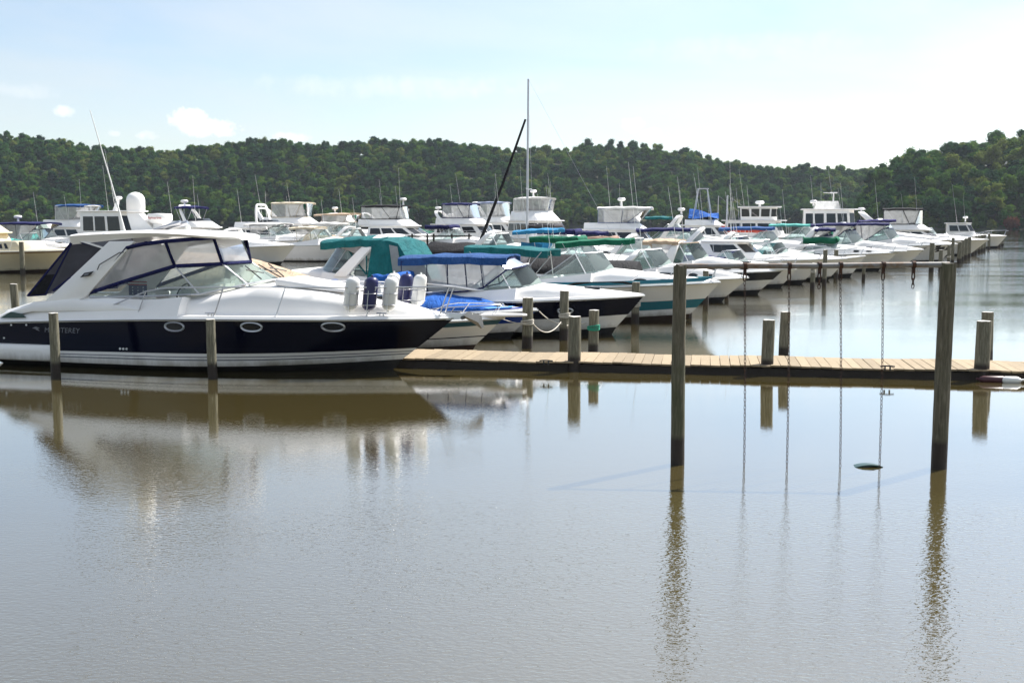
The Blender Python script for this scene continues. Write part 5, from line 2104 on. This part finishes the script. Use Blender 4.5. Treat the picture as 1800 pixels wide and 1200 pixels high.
# middle back row
flybridge('white sedan with thin tube arch and navy bridge top behind the near hardtop', 478, 91, 1.62, 12, 3.9, -15, hz=(.95, .75), house=(-8.6, -3.3), top=(-2.4, -.6, 1.15, 'canvas_navy'), arch=(-6.4, -7.4, 1.75, .35, .25), radar=True, ant=2, seed=4, rake=(1.4, .2))
flybridge('white sedan with rounded hoop arch on its bridge left of centre', 590, 103, 1.62, 13, 4.0, -15, hz=(.85, .75), house=(-9.4, -3.6), arch=(-6.9, -7.2, 2.1, .25, .22), ant=3, seed=5, rake=(1.5, .2))
flybridge('flybridge cruiser with big beige canvas enclosure left of centre', 648, 112, 1.75, 14, 4.3, -15, hz=(1.1, .95), top=(-3.4, .15, 1.45, 'canvas_beige'), encl='canvas_beige', ant=3, arch=(-10.4, -11.6, 1.5, .6, .4), radar=True, seed=6)
express('white express cruiser with clear windscreen curtain before the beige enclosure', 600, 96, 1.72, 11.5, 3.7, -15, 'express_cruiser', simple_bands(), hh=.55, ws=.6, top=(-8.4, -5.2, 2.95, 'canvas_white', .05), encl='canvas_grey', ant=1, seed=7)
express('cruiser with peach tan canopy and sloping arch left of centre', 722, 108, 1.8, 12.5, 3.9, -15, 'express_cruiser', simple_bands(), hh=.75, ws=.7, top=(-9.3, -5.6, 3.85, 'canvas_tan', .1), encl='canvas_tan', arch=(-9.2, -7.8, 3.9, .7, .4), ant=2, radar=(-7.8, 0, 4.3), seed=8)
flybridge('flybridge cruiser with light blue bimini beside a drooping flag', 792, 120, 1.7, 12.5, 4, -15, hz=(1.0, .9), top=(-2.8, .0, 1.4, 'canvas_cyan'), ant=2, arch=(-8.4, -9.6, 1.2, .4, .3), seed=9)
s = flybridge('white flybridge cruiser with black-topped clear enclosure behind the timber pier', 846, 96, 1.75, 12.5, 4, -15, hz=(.95, .85), house=(-9.6, -4.0), top=(-3.9, -.2, 1.15, 'canvas_black'), encl='canvas_black', ant=3, radar=(-6.8, 2.1), seed=1, rake=(1.6, .2))
express('cruiser with dark green canvas and white arch left of the sailing mast', 872, 112, 1.8, 11, 3.6, -15, 'express_cruiser', simple_bands(), hh=.8, ws=.6, cover=('canvas_green', 1.3), arch=(-5.6, -4.6, 3.4, .5, .3), radar=(-4.6, 0, 3.7), ant=1, seed=2)
flybridge('white flybridge cruiser with navy bimini left of the sailing mast', 950, 106, 1.7, 12.5, 4, -18, hz=(1.1, .9), top=(-3.4, -.4, 1.35, 'canvas_navy'), encl='canvas_navy', arch=(-9.0, -10.0, 1.2, .5, .3), radar=True, ant=1, seed=3)
flybridge('white cruiser with grey bridge enclosure just left of the sailing mast', 992, 116, 1.75, 12.5, 4, -18, hz=(1.2, .9), top=(-3.2, -.3, 1.5, 'canvas_bluegrey'), encl='canvas_white', arch=(-9.0, -9.8, 1.7, .5, .3), radar=True, ant=2, seed=4)
flybridge('tall white motor yacht seen nearly bow-on just right of the sailing mast', 1016, 92, 1.9, 13, 4.2, -68, 'motor_yacht', hz=(1.25, 1.25), house=(-10, -4.2), top=(-3.0, -.1, 1.15, 'canvas_white'), encl='canvas_white', ant=2, radar=(-8.2, 2.4), seed=5, rake=(.9, .1))
# boats behind the front row, right of the mast
express('cruiser with bright cyan bimini behind the teal bimini', 1128, 57, 1.35, 9.0, 3.0, -15, 'express_cruiser', simple_bands(), hh=.5, ws=.5, top=(-6.4, -4.1, 2.75, 'canvas_cyan', .12), ant=2, seed=3, rail=False)
s = express('cruiser with cyan blue side curtain among the green biminis', 1190, 51, 1.25, 8.6, 2.9, -15, 'express_cruiser', simple_bands(), hh=.5, ws=.55, roll=(-6.5, -4.4, 2.35, 'canvas_green', .14), ant=1, seed=6, rail=False)
for sg in (1, -1):
    mb = MB()
    mb.sheet([(-7.0, sg * 1.2, 1.35), (-6.2, sg * 1.2, 1.35), (-5.9, sg * 1.15, 2.15), (-6.9, sg * 1.15, 2.25)], 'canvas_cyan', .02)
    mb.build('side_curtain', s.root)
flybridge('white flybridge boat with long blue-grey rounded canvas top at right of centre', 1238, 84, 1.6, 12, 4, -15, hz=(.85, .75), house=(-9.0, -3.6), top=(-3.0, .9, 1.15, 'canvas_white'), encl='canvas_bluegrey', ant=2, radar=(-6.2, 2.1), seed=7)
express('white cruiser with small teal top and slanted radar mast at right of centre', 1298, 90, 1.6, 10.5, 3.5, -15, 'express_cruiser', simple_bands(), hh=.8, ws=.7, top=(-7.3, -5.4, 3.5, 'canvas_teal', 0), arch=(-5.9, -4.7, 3.6, .5, .3), radar=(-4.6, 0, 4.0), ant=3, seed=4)
sailboat('sailing boat with orange-red boom cover, left of a pair', 1222, 112, 8.0, 166, -2.05, 5.6, (2.55, -5.2, .1), 'canvas_red', None, False)
sailboat('sailing boat with orange-red boom cover, right of a pair', 1230, 100, 8.4, 166, -2.2, 5.4, (2.3, -5.6, .15), 'canvas_red', None, False)
express('cruiser with long dark blue folded bimini below the red boom covers', 1352, 72, 1.5, 10, 3.2, -15, 'express_cruiser', simple_bands(), hh=.7, ws=.6, arch=(-5.2, -4.2, 2.75, .5, .3), ant=2, seed=5, top=(-8.4, -4.9, 2.7, 'canvas_navy', .06))
s = flybridge('fishing boat with bright blue tarps on its tower right of centre', 1352, 98, 1.6, 11, 3.7, -15, 'sport_fisher', hz=(1.1, .7), house=(-7.4, -3.2), ant=3, seed=6)
mb = MB()
for x in (-6.6, -4.9):
    for sg in (1, -1):
        mb.tube([(x, sg * 1.2, s.zt), (lerp(x, -5.8, .55), sg * .55, s.zt + 3.1)], .04, 'aluminium', 6)
mb.tube([(-6.2, -.55, s.zt + 3.1), (-6.2, .55, s.zt + 3.1), (-5.3, .55, s.zt + 3.1), (-5.3, -.55, s.zt + 3.1), (-6.2, -.55, s.zt + 3.1)], .035, 'aluminium', 6)
tw = mb.build('tuna_tower', s.root)
mb = MB()
rows = []
for i in range(7):
    t = i / 6
    rows.append([(lerp(-6.9, -4.4, t), y * (1.25 - .2 * math.sin(3 * t)), s.zt + 1.5 - .9 * abs(y) - .5 * t * (1 - abs(y)) + .1 * math.sin(7 * t + 3 * y)) for y in (-1, -.6, -.2, .2, .6, 1)])
mb.grid(rows, 'canvas_royal')
mb.build('tarp', s.root, smooth=0)
s = flybridge('trawler yacht with ring of bridge windows under a flat white top', 1452, 106, 1.8, 12.5, 4.2, -15, 'trawler', hz=(1.35, .4), house=(-9.4, -3.8), ant=1, fly=False, seed=3, rake=(.25, .1), brow=.5)
so, sd, fr = s.block(-7.9, -4.6, 1.5, s.zt, s.zt + 1.15, -.05, -.05, 1.0, W, 'bridge_cabin', .03)
s.windows(so, sd, [(.04, .30), (.36, .62), (.68, .96)], .28, .90)
s.front_windows(so, fr, .28, .90)
mb = MB()
mb.box(-8.2, -4.2, -1.7, 1.7, s.zt + 1.16, s.zt + 1.25, W)
mb.build('flat_top', s.root, bevel=.03)
s.radar(-6.2, 0, s.zt + 1.5, .42, .3)
s = flybridge('trawler yacht with brown curtained windows and crowded radar deck behind the arches', 1574, 110, 1.8, 13.5, 4.4, -15, 'trawler', hz=(2.4, .5), house=(-8.8, -3.8), ant=3, fly=False, seed=8, spans=[(.04, .2), (.24, .44), (.5, .7), (.74, .95)], rake=(.1, 0), brow=1.0)
mb = MB()
for sg in (1, -1):
    mb.grid([[(x, sg * 1.35, s.zt) for x in (-7.8, -5.4)], [(x, sg * 1.35, s.zt + .75) for x in (-7.6, -5.6)]], 'clear_vinyl')
mb.grid([[(-5.4, y, s.zt) for y in (-1.35, 0, 1.35)], [(-5.6, y, s.zt + .75) for y in (-1.35, 0, 1.35)]], 'clear_vinyl')
mb.build('bridge_screen', s.root, smooth=0)
s.radar(-7.9, -.9, s.zt + .55, .35, .3)
mb = MB()
mb.tube([(-6.0, 0, s.zt), (-6.0, 0, s.zt + 1.5)], .06, 'gelcoat_white', 8)
mb.box(-6.35, -5.65, -.1, .1, s.zt + 1.5, s.zt + 1.62, 'gelcoat_white')
mb.tube([(-7.0, -.9, s.zt + 1.55), (-6.0, 0, s.zt + 1.5)], .03, 'gelcoat_white', 6)
mb.build('radar_mast', s.root)
express('cruiser with long royal blue bimini seen above the hardtop sedan roof', 1478, 75, 1.5, 10, 3.3, -15, 'express_cruiser', simple_bands(), hh=.6, ws=.55, top=(-7.9, -4.4, 2.75, 'canvas_blue', .05), ant=3, seed=9, rail=False)
express('cruiser with navy bimini and teal patch behind the trawler yachts', 1520, 92, 1.6, 10, 3.3, -15, 'express_cruiser', simple_bands(), hh=.6, ws=.6, top=(-7.6, -4.4, 2.9, 'canvas_seagreen', 0), ant=2, seed=3, rail=False)
express('white cruiser with navy bimini and curved hardtop brow left of the sedan yacht', 1668, 97, 1.6, 11, 3.6, -15, 'express_cruiser', simple_bands(), hh=.8, ws=.75, top=(-7.6, -4.6, 3.25, 'canvas_purple', .1), encl='canvas_navy', arch=(-7.2, -5.8, 3.35, .6, .4), ant=1, seed=2)
express('white express cruiser half hidden behind the close-set far pilings', 1716, 112, 1.45, 9.5, 3.2, -15, 'express_cruiser', simple_bands(), hh=.6, ws=.6, ant=1, seed=4)

# more of the crowd between the rows
express('white cruiser with dark navy folded bimini among the crowd left of the left swing post', 1148, 66, 1.35, 9.2, 3.1, -15, 'express_cruiser', simple_bands(), hh=.55, ws=.55, roll=(-6.6, -4.5, 2.55, 'canvas_navy', .15), ant=2, seed=1)
express('white cruiser with bare arch and rust brown folded top behind the left swing post', 1262, 60, 1.3, 8.8, 3.0, -15, 'express_cruiser', simple_bands(stripe='stripe_grey'), hh=.55, ws=.55, arch=(-5.6, -4.5, 2.45, .5, .3), roll=(-6.8, -5.6, 2.2, 'canvas_rust', .16), ant=1, seed=5)
express('white cruiser with grey hull stripe and navy cover behind the hardtop sedan', 1432, 67, 1.3, 8.8, 3.0, -15, 'express_cruiser', simple_bands(stripe='stripe_grey'), hh=.55, ws=.55, cover=('canvas_navy', .7), arch=(-5.9, -4.8, 2.5, .5, .3), ant=2, seed=7)
express('white express cruiser with white canvas top before the light blue bimini', 690, 101, 1.7, 10.5, 3.4, -15, 'express_cruiser', simple_bands(), hh=.6, ws=.65, top=(-7.4, -4.6, 3.0, 'canvas_white', 0), encl='canvas_white', ant=1, seed=2)
express('white open cruiser with grey folded top behind the sailing yacht stern', 1092, 80, 1.5, 9.4, 3.2, -15, 'express_cruiser', simple_bands(), hh=.6, ws=.6, roll=(-6.6, -4.7, 2.8, 'canvas_grey', .16), arch=(-6.2, -5.2, 2.7, .45, .3), ant=1, seed=9)
express('white cruiser with white arch and bare windscreen at the far left behind the pilothouse', 402, 98, 1.6, 10, 3.3, -15, 'express_cruiser', simple_bands(), hh=.7, ws=.7, arch=(-7.0, -5.8, 3.2, .6, .35), ant=1, seed=6)

express('white cruiser with low arch and grey folded top before the tube-arch sedan', 520, 83, 1.45, 9.6, 3.2, -15, 'express_cruiser', simple_bands(), hh=.55, ws=.55, arch=(-6.0, -5.0, 2.6, .5, .3), roll=(-7.0, -5.6, 2.35, 'canvas_grey', .14), ant=1, seed=3)
express('white cruiser with beige folded top left of the timber pier', 664, 89, 1.5, 9.4, 3.1, -15, 'express_cruiser', simple_bands(), hh=.6, ws=.6, top=(-7.0, -4.8, 2.7, 'canvas_beige', .05), encl='canvas_beige', ant=2, seed=4)
express('white cruiser with tan cockpit cover just left of the timber pier posts', 716, 93, 1.5, 9.0, 3.0, -15, 'express_cruiser', simple_bands(stripe='stripe_grey'), hh=.6, ws=.6, cover=('canvas_tan', .8), arch=(-6.0, -5.0, 2.7, .5, .3), ant=1, seed=8)
express('white cruiser with navy folded top beneath the furled headsail', 900, 88, 1.55, 9.4, 3.2, -15, 'express_cruiser', simple_bands(), hh=.6, ws=.6, roll=(-6.6, -4.8, 2.7, 'canvas_navy', .16), ant=1, seed=2)
express('white cruiser with black cockpit cover beneath the sailing yacht boom', 1010, 66, 1.45, 9.0, 3.0, -15, 'express_cruiser', simple_bands(), hh=.6, ws=.55, cover=('canvas_black', .7), arch=(-5.8, -4.8, 2.6, .5, .3), ant=1, seed=6)
express('white runabout with teal cover between the hardtop sedan and the fishing boat', 1488, 61, 1.2, 7.6, 2.7, -15, 'runabout', simple_bands(), hh=.45, ws=.5, cover=('canvas_teal', .5), ant=1, seed=5)


# ------------------------------------------------------------------ summer haze over the river
m, N, L, b = new_mat('haze_air')
N.remove(b)
pv = N.new('ShaderNodeVolumePrincipled')
pv.inputs['Color'].default_value = (.80, .88, 1.0, 1)
pv.inputs['Density'].default_value = .00008
pv.inputs['Anisotropy'].default_value = .35
L.new(pv.outputs[0], N.get('Material Output').inputs['Volume'])
mb = MB()
mb.box(-700, 700, -62, 905, -7.5, 75, 'haze_air')
hz = mb.build('haze', None, smooth=0)
hz['kind'] = 'stuff'
hz['label'] = 'thin pale summer haze over the river and hills'
